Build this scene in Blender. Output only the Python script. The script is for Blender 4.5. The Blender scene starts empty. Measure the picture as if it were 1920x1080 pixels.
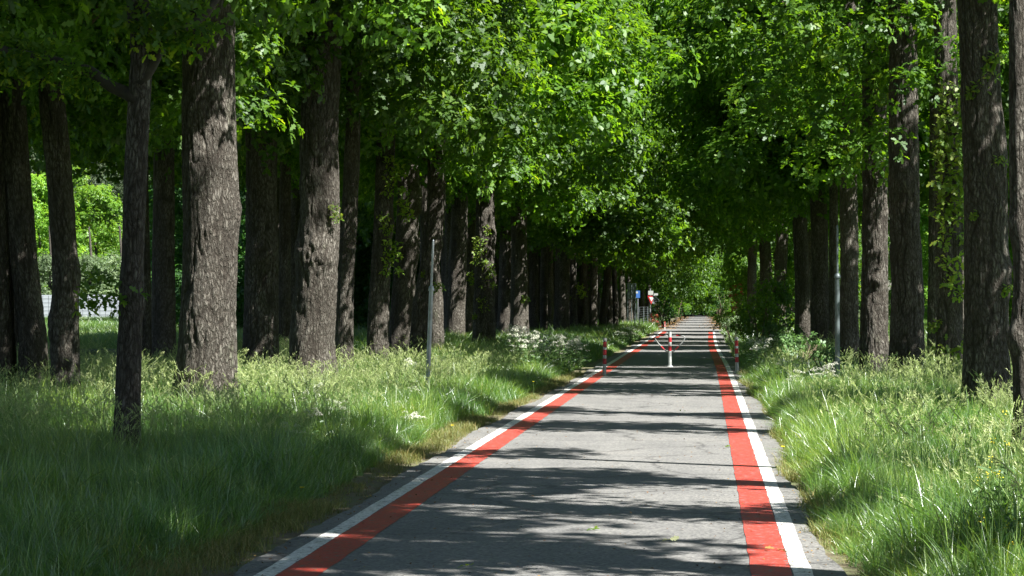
import bpy, math, random
import numpy as np
from mathutils import Vector, Matrix

# ------------------------------------------------------------------ camera, sky, sun, exposure
S = bpy.context.scene
COL = S.collection
F = 4600.0                     # focal length in photo pixels (1920 wide)
CAM = Vector((0, 0, 1.7))
cam_d = bpy.data.cameras.new('camera'); cam = bpy.data.objects.new('camera', cam_d); COL.objects.link(cam)
cam_d.sensor_width = 36; cam_d.lens = F / 1920 * 36; cam_d.clip_start = 0.5; cam_d.clip_end = 6000
cam.location = CAM
cam.rotation_euler = (math.pi/2 + math.atan(30/F), 0, math.atan(365/F))
S.camera = cam
RM = cam.rotation_euler.to_matrix()

SUN_AZ, SUN_EL = math.radians(120), math.radians(50)     # azimuth from +Y towards +X
w = bpy.data.worlds.new('World'); S.world = w; w.use_nodes = True
nt = w.node_tree; nt.nodes.clear()
sky = nt.nodes.new('ShaderNodeTexSky'); sky.sky_type = 'NISHITA'; sky.sun_disc = False
sky.sun_elevation = SUN_EL; sky.sun_rotation = SUN_AZ
bg = nt.nodes.new('ShaderNodeBackground'); bg.inputs[1].default_value = 0.040
wo = nt.nodes.new('ShaderNodeOutputWorld')
nt.links.new(sky.outputs[0], bg.inputs[0]); nt.links.new(bg.outputs[0], wo.inputs[0])
sl = bpy.data.lights.new('sun', 'SUN'); sl.energy = 5.0; sl.angle = math.radians(0.5); sl.color = (1, 0.95, 0.87)
so = bpy.data.objects.new('sun', sl); COL.objects.link(so)
sv = Vector((math.sin(SUN_AZ)*math.cos(SUN_EL), math.cos(SUN_AZ)*math.cos(SUN_EL), math.sin(SUN_EL)))
so.rotation_euler = sv.to_track_quat('Z', 'Y').to_euler(); so.location = (30, -10, 60)
S.view_settings.view_transform = 'Standard'; S.view_settings.look = 'None'
S.view_settings.exposure = 1.82; S.view_settings.gamma = 1; S.view_settings.use_curve_mapping = False
S.render.engine = 'CYCLES'
cy = S.cycles
cy.max_bounces = 7; cy.diffuse_bounces = 4; cy.transmission_bounces = 5; cy.glossy_bounces = 1; cy.transparent_max_bounces = 4
cy.use_denoising = True; cy.sample_clamp_indirect = 6
cy.caustics_reflective = False; cy.caustics_refractive = False

def P(px, py, Y):
    d = RM @ Vector(((px-960)/F, -(py-540)/F, -1)); return CAM + d * (Y/d.y)
def G(px, py, z=0.0):
    d = RM @ Vector(((px-960)/F, -(py-540)/F, -1)); return CAM + d * ((z-CAM.z)/d.z)
def XZ(px, Y):
    return P(px, 570, Y).x

# ------------------------------------------------------------------ helpers
def tag(o, label=None, cat=None, group=None, kind=None):
    if label: o['label'] = label
    if cat: o['category'] = cat
    if group: o['group'] = group
    if kind: o['kind'] = kind
    return o
def empty(name, loc, label=None, cat=None, group=None, rz=0):
    o = bpy.data.objects.new(name, None); COL.objects.link(o)
    o.location = loc; o.rotation_euler = (0, 0, rz); o.empty_display_size = 0.2
    return tag(o, label, cat, group)
def link(name, me, parent=None, loc=None, rz=0):
    o = bpy.data.objects.new(name, me); COL.objects.link(o)
    if parent: o.parent = parent
    if loc is not None: o.location = loc
    o.rotation_euler = (0, 0, rz)
    return o
def mesh_np(name, V, polys_flat, counts, mat, smooth=False, fattr=None, uv=None, vattr=None):
    V = np.asarray(V, dtype=np.float32).reshape(-1, 3)
    me = bpy.data.meshes.new(name)
    me.vertices.add(len(V)); me.vertices.foreach_set('co', V.ravel())
    polys_flat = np.asarray(polys_flat, dtype=np.int32).ravel(); counts = np.asarray(counts, dtype=np.int32)
    me.loops.add(len(polys_flat)); me.loops.foreach_set('vertex_index', polys_flat)
    me.polygons.add(len(counts))
    st = np.concatenate([[0], np.cumsum(counts)[:-1]]).astype(np.int32)
    me.polygons.foreach_set('loop_start', st)
    if smooth: me.polygons.foreach_set('use_smooth', np.ones(len(counts), dtype=bool))
    me.update(calc_edges=True)
    if fattr:
        for k, a in fattr.items():
            at = me.attributes.new(k, 'FLOAT', 'FACE'); at.data.foreach_set('value', np.asarray(a, dtype=np.float32))
    if vattr:
        for k, a in vattr.items():
            at = me.attributes.new(k, 'FLOAT', 'POINT'); at.data.foreach_set('value', np.asarray(a, dtype=np.float32))
    if uv is not None:
        l = me.uv_layers.new(name='UVMap'); l.data.foreach_set('uv', np.asarray(uv, dtype=np.float32)[polys_flat].ravel())
    if mat: me.materials.append(mat)
    return me

class MB:
    """collects boxes, tubes and strips; build() makes one mesh"""
    def __init__(s): s.v = []; s.f = []
    def add(s, v, f):
        b = len(s.v); s.v += [tuple(p) for p in v]; s.f += [tuple(i+b for i in q) for q in f]; return s
    def box(s, c, d, rz=0, bev=0):
        x, y, z = d[0]/2, d[1]/2, d[2]/2; R = Matrix.Rotation(rz, 3, 'Z')
        v = [Vector(c) + R @ Vector((a*x, b*y, e*z)) for a in (-1, 1) for b in (-1, 1) for e in (-1, 1)]
        return s.add(v, [(0,1,3,2), (4,6,7,5), (0,4,5,1), (2,3,7,6), (0,2,6,4), (1,5,7,3)])
    def tube(s, pts, rads, n=10, caps=True):
        pts = [Vector(p) for p in pts]
        if not hasattr(rads, '__len__'): rads = [rads]*len(pts)
        v = []; f = []; up = None
        for i, p in enumerate(pts):
            t = (pts[min(i+1, len(pts)-1)] - pts[max(i-1, 0)]).normalized()
            if up is None: up = Vector((0, 0, 1)) if abs(t.z) < .9 else Vector((0, 1, 0))
            a = up.cross(t).normalized(); b = t.cross(a).normalized(); up = b
            for k in range(n):
                an = 2*math.pi*k/n; v.append(p + (a*math.cos(an) + b*math.sin(an))*rads[i])
        for i in range(len(pts)-1):
            for k in range(n):
                f.append((i*n+k, i*n+(k+1) % n, (i+1)*n+(k+1) % n, (i+1)*n+k))
        if caps: f.append(tuple(range(n))[::-1]); f.append(tuple((len(pts)-1)*n+k for k in range(n)))
        return s.add(v, f)
    def mesh(s, name, mat, smooth=False):
        me = bpy.data.meshes.new(name); me.from_pydata(s.v, [], s.f)
        if smooth: me.polygons.foreach_set('use_smooth', [True]*len(me.polygons))
        me.materials.append(mat); me.update(); return me
    def build(s, name, mat, parent=None, loc=None, smooth=False, rz=0):
        return link(name, s.mesh(name, mat, smooth), parent, loc, rz)

# ------------------------------------------------------------------ materials
def newmat(name):
    m = bpy.data.materials.new(name); m.use_nodes = True; nt = m.node_tree; nt.nodes.clear()
    out = nt.nodes.new('ShaderNodeOutputMaterial'); return m, nt, out
def N(nt, typ, **kw):
    n = nt.nodes.new(typ)
    for k, v in kw.items():
        if k == 'i':
            for kk, vv in v.items(): n.inputs[kk].default_value = vv
        else: setattr(n, k, v)
    return n
def ramp(nt, src, stops, interp='LINEAR'):
    r = nt.nodes.new('ShaderNodeValToRGB'); cr = r.color_ramp; cr.interpolation = interp
    while len(cr.elements) < len(stops): cr.elements.new(0.5)
    for e, (p, c) in zip(cr.elements, stops):
        e.position = p; e.color = (*c, 1) if len(c) == 3 else c
    nt.links.new(src, r.inputs[0]); return r.outputs[0]
def mixc(nt, fac, a, b, typ='MIX'):
    m = nt.nodes.new('ShaderNodeMix'); m.data_type = 'RGBA'; m.blend_type = typ
    for s, v in ((m.inputs[0], fac), (m.inputs[6], a), (m.inputs[7], b)):
        if hasattr(v, 'node'): nt.links.new(v, s)
        elif isinstance(v, (int, float)): s.default_value = v
        else: s.default_value = (*v, 1)
    return m.outputs[2]
def simple(name, col, rough=0.5, metal=0, noise=0.0, nscale=20):
    m, nt, out = newmat(name)
    p = N(nt, 'ShaderNodeBsdfPrincipled', i={'Roughness': rough, 'Metallic': metal})
    tc = N(nt, 'ShaderNodeTexCoord'); n = N(nt, 'ShaderNodeTexNoise', i={'Scale': nscale, 'Detail': 5.0})
    nt.links.new(tc.outputs['Object'], n.inputs['Vector'])
    d = tuple(c*(1-noise) for c in col)
    c = ramp(nt, n.outputs[0], [(0.35, d), (0.6, col)])
    nt.links.new(c, p.inputs['Base Color']); nt.links.new(p.outputs[0], out.inputs[0]); return m

def leafmat(name, cols, trans, tmix=0.42, gloss=0.028, rough=0.5):
    """cols: list of (pos, colour) over the per-leaf random; trans: multiplier colour of the transmitted light"""
    m, nt, out = newmat(name)
    at = N(nt, 'ShaderNodeAttribute', attribute_name='rnd')
    oi = N(nt, 'ShaderNodeObjectInfo')
    c = ramp(nt, at.outputs['Fac'], cols)
    hs = N(nt, 'ShaderNodeHueSaturation')
    ma = N(nt, 'ShaderNodeMath', operation='MULTIPLY_ADD'); ma.inputs[1].default_value = 0.5; ma.inputs[2].default_value = 0.75
    nt.links.new(oi.outputs['Random'], ma.inputs[0]); nt.links.new(ma.outputs[0], hs.inputs['Value'])
    nt.links.new(c, hs.inputs['Color'])
    d = N(nt, 'ShaderNodeBsdfDiffuse'); t = N(nt, 'ShaderNodeBsdfTranslucent'); g = N(nt, 'ShaderNodeBsdfGlossy', i={'Roughness': rough})
    nt.links.new(hs.outputs[0], d.inputs[0])
    tc = mixc(nt, 1.0, hs.outputs[0], trans, 'MULTIPLY'); nt.links.new(tc, t.inputs[0])
    mx = N(nt, 'ShaderNodeMixShader', i={0: tmix}); nt.links.new(d.outputs[0], mx.inputs[1]); nt.links.new(t.outputs[0], mx.inputs[2])
    mg = N(nt, 'ShaderNodeMixShader', i={0: gloss}); nt.links.new(mx.outputs[0], mg.inputs[1]); nt.links.new(g.outputs[0], mg.inputs[2])
    g.inputs[0].default_value = (.8, .85, .9, 1)
    nt.links.new(mg.outputs[0], out.inputs[0]); return m

M = {}
M['leaf'] = leafmat('oak_leaf', [(0, (.033, .084, .012)), (.5, (.064, .142, .015)), (.85, (.108, .205, .020)), (1, (.20, .28, .03))], (2.7, 2.5, .65), .47)
M['leaf_dark'] = leafmat('forest_leaf', [(0, (.025, .075, .02)), (.6, (.045, .12, .025)), (1, (.08, .17, .03))], (1.8, 2.0, 1.0), .35)
M['leaf_bright'] = leafmat('bright_leaf', [(0, (.10, .22, .03)), (.6, (.15, .30, .035)), (1, (.26, .34, .05))], (1.9, 1.8, .9), .45)
M['leaf_grey'] = leafmat('willow_leaf', [(0, (.10, .16, .08)), (.6, (.16, .22, .12)), (1, (.24, .30, .17))], (1.4, 1.5, 1.0), .35)
M['leaf_shoot'] = leafmat('shoot_leaf', [(0, (.10, .21, .025)), (.6, (.17, .29, .035)), (1, (.28, .34, .05))], (1.9, 1.7, .8), .5)
M['needle'] = leafmat('pine_needle', [(0, (.05, .08, .04)), (1, (.10, .13, .07))], (1.3, 1.3, 1.0), .2)
M['leaf_red'] = leafmat('red_leaf', [(0, (.12, .03, .02)), (.4, (.30, .05, .04)), (.7, (.10, .16, .03)), (1, (.35, .09, .06))], (1.8, 1.2, 1.0), .4)
M['grass'] = leafmat('grass_blade', [(0, (.042, .12, .022)), (.45, (.095, .205, .036)), (.8, (.18, .30, .06)), (1, (.42, .42, .17))], (1.8, 1.8, .9), .42, .10, .38)
M['seed'] = leafmat('grass_seed_head', [(0, (.20, .30, .10)), (1, (.46, .50, .25))], (1.3, 1.4, 1.0), .4)
M['dry'] = leafmat('short_dry_grass', [(0, (.10, .14, .04)), (.5, (.18, .20, .06)), (1, (.34, .27, .12))], (1.4, 1.3, .9), .35)
M['umbel'] = leafmat('white_umbel', [(0, (.62, .64, .56)), (1, (.82, .82, .76))], (1.1, 1.1, 1.1), .35)
M['fern'] = leafmat('parsley_leaf', [(0, (.07, .14, .05)), (1, (.14, .24, .09))], (1.5, 1.6, 1.0), .35)

def patchy(m, scale=.55):
    nt = m.node_tree; hs = [n for n in nt.nodes if n.type == 'HUE_SAT'][0]
    gp = N(nt, 'ShaderNodeNewGeometry'); n1 = N(nt, 'ShaderNodeTexNoise', i={'Scale': scale, 'Detail': 4.0}); nt.links.new(gp.outputs['Position'], n1.inputs['Vector'])
    src = hs.inputs['Color'].links[0].from_socket
    c = mixc(nt, 1.0, src, ramp(nt, n1.outputs[0], [(.32, (.78, .9, .9)), (.5, (1.1, 1.03, .9)), (.66, (1.7, 1.3, .95))]), 'MULTIPLY')
    nt.links.new(c, hs.inputs['Color'])
patchy(M['grass'])
def bark_mat():
    m, nt, out = newmat('oak_bark')
    uv = N(nt, 'ShaderNodeUVMap'); oi = N(nt, 'ShaderNodeObjectInfo')
    add = N(nt, 'ShaderNodeVectorMath', operation='ADD')
    cb = N(nt, 'ShaderNodeCombineXYZ'); mu = N(nt, 'ShaderNodeMath', operation='MULTIPLY'); mu.inputs[1].default_value = 37.0
    nt.links.new(oi.outputs['Random'], mu.inputs[0]); nt.links.new(mu.outputs[0], cb.inputs[0]); nt.links.new(mu.outputs[0], cb.inputs[1])
    nt.links.new(uv.outputs[0], add.inputs[0]); nt.links.new(cb.outputs[0], add.inputs[1])
    mp = N(nt, 'ShaderNodeMapping'); mp.inputs['Scale'].default_value = (24, 7, 1); nt.links.new(add.outputs[0], mp.inputs[0])
    nz = N(nt, 'ShaderNodeTexNoise', i={'Scale': .8, 'Detail': 5.0, 'Roughness': .65}); nt.links.new(mp.outputs[0], nz.inputs['Vector'])
    wv = N(nt, 'ShaderNodeVectorMath', operation='MULTIPLY_ADD'); wv.inputs[1].default_value = (3.2, 2.2, 0)
    nt.links.new(nz.outputs['Color'], wv.inputs[0]); nt.links.new(mp.outputs[0], wv.inputs[2])
    vo = N(nt, 'ShaderNodeTexVoronoi', feature='DISTANCE_TO_EDGE', voronoi_dimensions='2D', i={'Scale': 1.0}); nt.links.new(wv.outputs[0], vo.inputs['Vector'])
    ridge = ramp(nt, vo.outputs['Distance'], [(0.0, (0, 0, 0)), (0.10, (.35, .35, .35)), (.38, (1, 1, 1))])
    mp2 = N(nt, 'ShaderNodeMapping'); mp2.inputs['Scale'].default_value = (90, 40, 1); nt.links.new(add.outputs[0], mp2.inputs[0])
    fn = N(nt, 'ShaderNodeTexNoise', i={'Scale': 1.0, 'Detail': 5.0}); nt.links.new(mp2.outputs[0], fn.inputs['Vector'])
    mp3 = N(nt, 'ShaderNodeMapping'); mp3.inputs['Scale'].default_value = (2.2, .9, 1); nt.links.new(add.outputs[0], mp3.inputs[0])
    bn = N(nt, 'ShaderNodeTexNoise', i={'Scale': 1.0, 'Detail': 4.0}); nt.links.new(mp3.outputs[0], bn.inputs['Vector'])
    base = ramp(nt, bn.outputs[0], [(.3, (.098, .092, .080)), (.5, (.158, .149, .130)), (.62, (.225, .213, .19)), (.75, (.125, .135, .095))])
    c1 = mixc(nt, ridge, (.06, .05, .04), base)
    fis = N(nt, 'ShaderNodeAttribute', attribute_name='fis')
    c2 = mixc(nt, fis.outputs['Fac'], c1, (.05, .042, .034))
    c3 = mixc(nt, .45, c2, ramp(nt, fn.outputs[0], [(.3, (.45, .45, .45)), (.7, (1.0, 1.0, 1.0))]), 'MULTIPLY')
    hm = N(nt, 'ShaderNodeMath', operation='MULTIPLY_ADD'); nt.links.new(fn.outputs[0], hm.inputs[0]); hm.inputs[1].default_value = .25; nt.links.new(ridge, hm.inputs[2])
    bp = N(nt, 'ShaderNodeBump', i={'Strength': 1.0, 'Distance': .03}); nt.links.new(hm.outputs[0], bp.inputs['Height'])
    p = N(nt, 'ShaderNodeBsdfPrincipled', i={'Roughness': .85}); p.inputs['Specular IOR Level'].default_value = .3
    nt.links.new(c3, p.inputs['Base Color']); nt.links.new(bp.outputs[0], p.inputs['Normal']); nt.links.new(p.outputs[0], out.inputs[0]); return m
M['bark'] = bark_mat()
M['bark_pine'] = simple('pine_bark', (.36, .17, .10), .9, 0, .5, 3)
M['twig'] = simple('twig_bark', (.12, .09, .06), .9, 0, .3, 30)
M['stem'] = simple('green_stem', (.12, .2, .06), .7, 0, .3, 30)

def asphalt_mat():
    m, nt, out = newmat('asphalt')
    tc = N(nt, 'ShaderNodeTexCoord')
    v = N(nt, 'ShaderNodeTexVoronoi', i={'Scale': 48.0}); nt.links.new(tc.outputs['Object'], v.inputs['Vector'])
    n1 = N(nt, 'ShaderNodeTexNoise', i={'Scale': .8, 'Detail': 6.0, 'Roughness': .6}); nt.links.new(tc.outputs['Object'], n1.inputs['Vector'])
    n2 = N(nt, 'ShaderNodeTexNoise', i={'Scale': 26.0, 'Detail': 4.0}); nt.links.new(tc.outputs['Object'], n2.inputs['Vector'])
    mp = N(nt, 'ShaderNodeMapping'); mp.inputs['Scale'].default_value = (1.6, .12, 1); nt.links.new(tc.outputs['Object'], mp.inputs[0])
    n3 = N(nt, 'ShaderNodeTexNoise', i={'Scale': 1.0, 'Detail': 3.0}); nt.links.new(mp.outputs[0], n3.inputs['Vector'])
    c = ramp(nt, n1.outputs[0], [(.3, (.130, .134, .137)), (.55, (.160, .164, .166)), (.72, (.182, .182, .180))])
    c = mixc(nt, .7, c, ramp(nt, v.outputs['Color'], [(.12, (.45, .45, .47)), (.45, (.95, .95, .95)), (.9, (1.5, 1.47, 1.42))]), 'MULTIPLY')
    c = mixc(nt, .8, c, ramp(nt, n2.outputs[0], [(.35, (.72, .72, .74)), (.6, (1.05, 1.04, 1.0))]), 'MULTIPLY')
    wv = N(nt, 'ShaderNodeVectorMath', operation='MULTIPLY_ADD'); wv.inputs[1].default_value = (.9, .9, .9); nt.links.new(n1.outputs['Color'], wv.inputs[0]); nt.links.new(tc.outputs['Object'], wv.inputs[2])
    cr = N(nt, 'ShaderNodeTexVoronoi', feature='DISTANCE_TO_EDGE', i={'Scale': .38}); nt.links.new(wv.outputs[0], cr.inputs['Vector'])
    c = mixc(nt, 1.0, c, ramp(nt, cr.outputs['Distance'], [(0, (.45, .45, .46)), (.012, (.92, .92, .92)), (.03, (1, 1, 1))]), 'MULTIPLY')
    c = mixc(nt, .6, c, ramp(nt, n3.outputs[0], [(.35, (.82, .82, .83)), (.6, (1.06, 1.05, 1.03))]), 'MULTIPLY')
    bp = N(nt, 'ShaderNodeBump', i={'Strength': .5, 'Distance': .006}); nt.links.new(v.outputs['Distance'], bp.inputs['Height'])
    p = N(nt, 'ShaderNodeBsdfPrincipled', i={'Roughness': .8})
    nt.links.new(c, p.inputs['Base Color']); nt.links.new(bp.outputs[0], p.inputs['Normal']); nt.links.new(p.outputs[0], out.inputs[0]); return m
M['asphalt'] = asphalt_mat()
def paint_mat(name, col, wear):
    m, nt, out = newmat(name)
    tc = N(nt, 'ShaderNodeTexCoord')
    n1 = N(nt, 'ShaderNodeTexNoise', i={'Scale': 14.0, 'Detail': 8.0, 'Roughness': .75}); nt.links.new(tc.outputs['Object'], n1.inputs['Vector'])
    n2 = N(nt, 'ShaderNodeTexNoise', i={'Scale': 1.5, 'Detail': 5.0}); nt.links.new(tc.outputs['Object'], n2.inputs['Vector'])
    v = N(nt, 'ShaderNodeTexVoronoi', i={'Scale': 55.0}); nt.links.new(tc.outputs['Object'], v.inputs['Vector'])
    c = ramp(nt, n2.outputs[0], [(.3, tuple(x*.82 for x in col)), (.6, col)])
    c = mixc(nt, .9, c, ramp(nt, v.outputs['Color'], [(.12, (.62, .62, .62)), (.6, (1, 1, 1)), (.95, (1.12, 1.12, 1.12))]), 'MULTIPLY')
    msk = ramp(nt, n1.outputs[0], [(wear-.03, (1, 1, 1)), (wear+.03, (0, 0, 0))])
    c = mixc(nt, msk, c, (.12, .115, .11))
    bp = N(nt, 'ShaderNodeBump', i={'Strength': .3, 'Distance': .004}); nt.links.new(v.outputs['Distance'], bp.inputs['Height'])
    p = N(nt, 'ShaderNodeBsdfPrincipled', i={'Roughness': .6})
    nt.links.new(c, p.inputs['Base Color']); nt.links.new(bp.outputs[0], p.inputs['Normal']); nt.links.new(p.outputs[0], out.inputs[0]); return m
M['white_line'] = paint_mat('white_line_paint', (.70, .70, .69), .435)
M['red_line'] = paint_mat('red_line_paint', (.40, .048, .032), .43)
def ground_mat(name, stops, sc, sc2=30):
    m, nt, out = newmat(name)
    tc = N(nt, 'ShaderNodeTexCoord')
    n1 = N(nt, 'ShaderNodeTexNoise', i={'Scale': sc, 'Detail': 7.0, 'Roughness': .65}); nt.links.new(tc.outputs['Object'], n1.inputs['Vector'])
    n2 = N(nt, 'ShaderNodeTexNoise', i={'Scale': sc2, 'Detail': 4.0}); nt.links.new(tc.outputs['Object'], n2.inputs['Vector'])
    c = ramp(nt, n1.outputs[0], stops)
    c = mixc(nt, .6, c, ramp(nt, n2.outputs[0], [(.3, (.5, .5, .5)), (.7, (1.3, 1.25, 1.2))]), 'MULTIPLY')
    bp = N(nt, 'ShaderNodeBump', i={'Strength': .6, 'Distance': .03}); nt.links.new(n2.outputs[0], bp.inputs['Height'])
    p = N(nt, 'ShaderNodeBsdfPrincipled', i={'Roughness': .95})
    nt.links.new(c, p.inputs['Base Color']); nt.links.new(bp.outputs[0], p.inputs['Normal']); nt.links.new(p.outputs[0], out.inputs[0]); return m
M['ground'] = ground_mat('meadow_soil', [(.3, (.05, .07, .025)), (.5, (.08, .12, .035)), (.7, (.12, .15, .05))], .8)
M['dirt'] = ground_mat('dry_verge_dirt', [(.3, (.10, .075, .05)), (.5, (.13, .12, .07)), (.65, (.10, .13, .05)), (.8, (.22, .18, .12))], 3.0)
M['post_white'] = simple('white_post_paint', (.46, .49, .48), .45, 0, .25, 14)
M['wing'] = simple('shaded_white_tube_paint', (.24, .26, .26), .5, 0, .3, 14)  # the post's white, darkened to put shade into the wing colour
M['post_red'] = simple('red_reflective_paint', (.42, .02, .03), .4, 0, .2, 20)
M['zinc'] = simple('galvanised_steel', (.36, .39, .44), .45, .55, .3, 9)
M['zinc_dark'] = simple('weathered_green_steel', (.12, .15, .16), .5, .4, .3, 9)
M['dark_hole'] = simple('black_plastic', (.02, .02, .02), .5)
M['sign_back'] = simple('grey_sign_back', (.20, .23, .25), .5, .3, .2, 6)
M['sign_white'] = simple('white_sign_face', (.34, .37, .36), .35, 0, .05, 6)
M['sign_red'] = simple('red_sign_face', (.24, .015, .02), .35, 0, .05, 6)
M['sign_blue'] = simple('blue_sign_face', (.04, .12, .36), .35, 0, .08, 6)
M['panel'] = simple('pale_concrete_panel', (.35, .39, .44), .8, 0, .14, 2)
M['joint'] = simple('dark_joint', (.22, .24, .28), .9)
M['wood'] = simple('weathered_pale_wood', (.42, .38, .31), .8, 0, .3, 8)
M['rail_steel'] = simple('mossy_guard_rail', (.13, .16, .14), .6, .3, .4, 5)

# ------------------------------------------------------------------ setting: ground, road, lines
RX0, RX1, ROAD_END = -3.02, 0.86, 372.0
LW0, LW1, LR1 = -2.82, -2.69, -2.42        # left white outer, inner / red inner
RW1 = 0.665
def ribbon(name, left, right, ys, z, mat, jl=0, jr=0, seed=0, edge=0):
    rng = np.random.RandomState(seed); V = []; Fc = []
    l_ = left if callable(left) else (lambda y: left); r_ = right if callable(right) else (lambda y: right)
    for y in ys:
        V.append((l_(y)+rng.uniform(-jl, jl), y, z)); V.append((r_(y)+rng.uniform(-jr, jr), y, z))
    n = len(ys)
    Fc = [(2*i, 2*i+1, 2*i+3, 2*i+2) for i in range(n-1)]
    if edge:
        b = len(V)
        V += [(v[0], v[1], z-edge) for v in V]
        for i in range(n-1):
            Fc.append((2*i, 2*i+2, b+2*i+2, b+2*i)); Fc.append((2*i+1, b+2*i+1, b+2*i+3, 2*i+3))
    me = bpy.data.meshes.new(name); me.from_pydata(V, [], Fc); me.materials.append(mat); me.update()
    return tag(link(name, me), kind='structure')
gm = bpy.data.meshes.new('ground')
gm.from_pydata([(-2500, -300, -.06), (2500, -300, -.06), (2500, 4500, -.06), (-2500, 4500, -.06)], [], [(0, 1, 2, 3)])
gm.materials.append(M['ground']); tag(link('ground', gm), kind='structure')
ysn = list(np.arange(-10, 60, .25)) + list(np.arange(60, ROAD_END, 1.0))
def rsw(y): return RX1 + .06*math.sin(y*.21) + .05*math.sin(y*.9+1) + (0.5 if y > 165 else 0)*min(1, (y-165)/20)
def lsw(y): return RX0 - .05*math.sin(y*.17+2) - .04*math.sin(y*.83) - (0.5 if y > 165 else 0)*min(1, (y-165)/20)
ribbon('dirt_verge', lambda y: lsw(y)-.62, lambda y: rsw(y)+.5, ysn, -.03, M['dirt'], .1, .1, 3, .03)
ribbon('road', lsw, rsw, ysn, 0.0, M['asphalt'], .02, .02, 4, .05)
# slight bend of the right line, the way it swings in beyond the bollard
def rline(y): return RW1 - .23*(1/(1+math.exp(-(y-80)/9))) + .06*(1/(1+math.exp(-(y-125)/8)))
ysl = [y for y in ysn if -5 < y < 156]
ribbon('white_edge_line', lambda y: LW0, lambda y: LW1, ysl, .004, M['white_line'], .006, .005, 5)
ribbon('red_edge_line', lambda y: LW1+.004, lambda y: LR1, ysl, .004, M['red_line'], .003, .006, 6)
ribbon('white_edge_line', lambda y: rline(y)-.125, lambda y: rline(y), ysl, .004, M['white_line'], .005, .006, 7)
ribbon('red_edge_line', lambda y: rline(y)-.385, lambda y: rline(y)-.129, ysl, .004, M['red_line'], .006, .003, 8)

# ------------------------------------------------------------------ foliage meshes
OAK = np.array([(0, 0), (.28, .19), (.37, .09), (.58, .30), (.68, .14), (.90, .17), (1, 0), (.90, -.17), (.68, -.14), (.58, -.30), (.37, -.09), (.28, -.19)])
OVAL = np.array([(0, 0), (.35, .28), (.8, .22), (1.05, 0), (.8, -.22), (.35, -.28)])
DIAM = np.array([(0, 0), (.45, .30), (1, 0), (.45, -.30)])
def norm(a): return a/np.maximum(np.linalg.norm(a, axis=1, keepdims=True), 1e-6)
def leaves(pos, tip, nrm, size, shape, rng, curl=.25):
    """arrays of leaf polygons; returns V, flat, counts"""
    n = len(pos); k = len(shape)
    tip = norm(tip); side = norm(np.cross(nrm, tip)); up = np.cross(tip, side)
    x = shape[:, 0]; y = shape[:, 1]
    zc = (-curl*x**2 + .35*np.abs(y))
    V = pos[:, None, :] + size[:, None, None]*(x[None, :, None]*tip[:, None, :] + y[None, :, None]*side[:, None, :] + zc[None, :, None]*up[:, None, :])
    return V.reshape(-1, 3), np.arange(n*k), np.full(n, k)
def rosettes(cen, axis, rng, per, size, shape, spread=.06):
    """several leaves radiating round each twig end"""
    n = len(cen); cen = np.repeat(cen, per, 0); ax = norm(np.repeat(axis, per, 0))
    r = norm(rng.normal(size=(n*per, 3))); perp = norm(r - (r*ax).sum(1, keepdims=True)*ax)
    t = rng.uniform(.15, 1.1, (n*per, 1))
    tip = perp*np.cos(t) + ax*np.sin(t)*.6 + rng.normal(size=(n*per, 3))*.15 + np.array([0, 0, -.12])
    nr = norm(ax*1.0 + np.array([0, 0, .5]) + rng.normal(size=(n*per, 3))*.35)
    s = size*rng.uniform(.65, 1.2, n*per)
    return cen + perp*spread*rng.uniform(0, 1, (n*per, 1)) - ax*rng.uniform(0, .05, (n*per, 1)), tip, nr, s
def blob_foliage(rng, blobs, ros_per_m2, per, size, shape, flat=.8, droop=0):
    """blobs: (x,y,z,r): twig ends on and inside the clump"""
    C = []; A = []; rv = []
    for (bx, by, bz, br) in blobs:
        n = max(3, int(ros_per_m2*4*math.pi*br*br*.6))
        d = norm(rng.normal(size=(n, 3))); d[:, 2] += .15; d = norm(d)
        rr = br*rng.uniform(.15, 1, n)**.33*(1+.25*rng.normal(size=n))
        p = d*rr[:, None]; p[:, 2] *= flat
        C.append(p + np.array([bx, by, bz])); A.append(norm(d + np.array([0, 0, .55-droop]))); rv.append(np.full(n, rng.uniform(-.15, .15)))
    C = np.concatenate(C); A = np.concatenate(A); rv = np.repeat(np.concatenate(rv), per)
    pos, tip, nr, s = rosettes(C, A, rng, per, size, shape, size*.4)
    V, fl, ct = leaves(pos, tip, nr, s, shape, rng)
    rnd = np.clip(rng.beta(2, 2.6, len(ct)) + rv, 0, 1)
    return V, fl, ct, rnd
def merge(parts):
    Vs, fs, cs, rs = [], [], [], []; b = 0
    for V, f, c, r in parts:
        Vs.append(V); fs.append(f+b); cs.append(c); rs.append(r); b += len(V)
    return np.concatenate(Vs), np.concatenate(fs), np.concatenate(cs), np.concatenate(rs)
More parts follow.
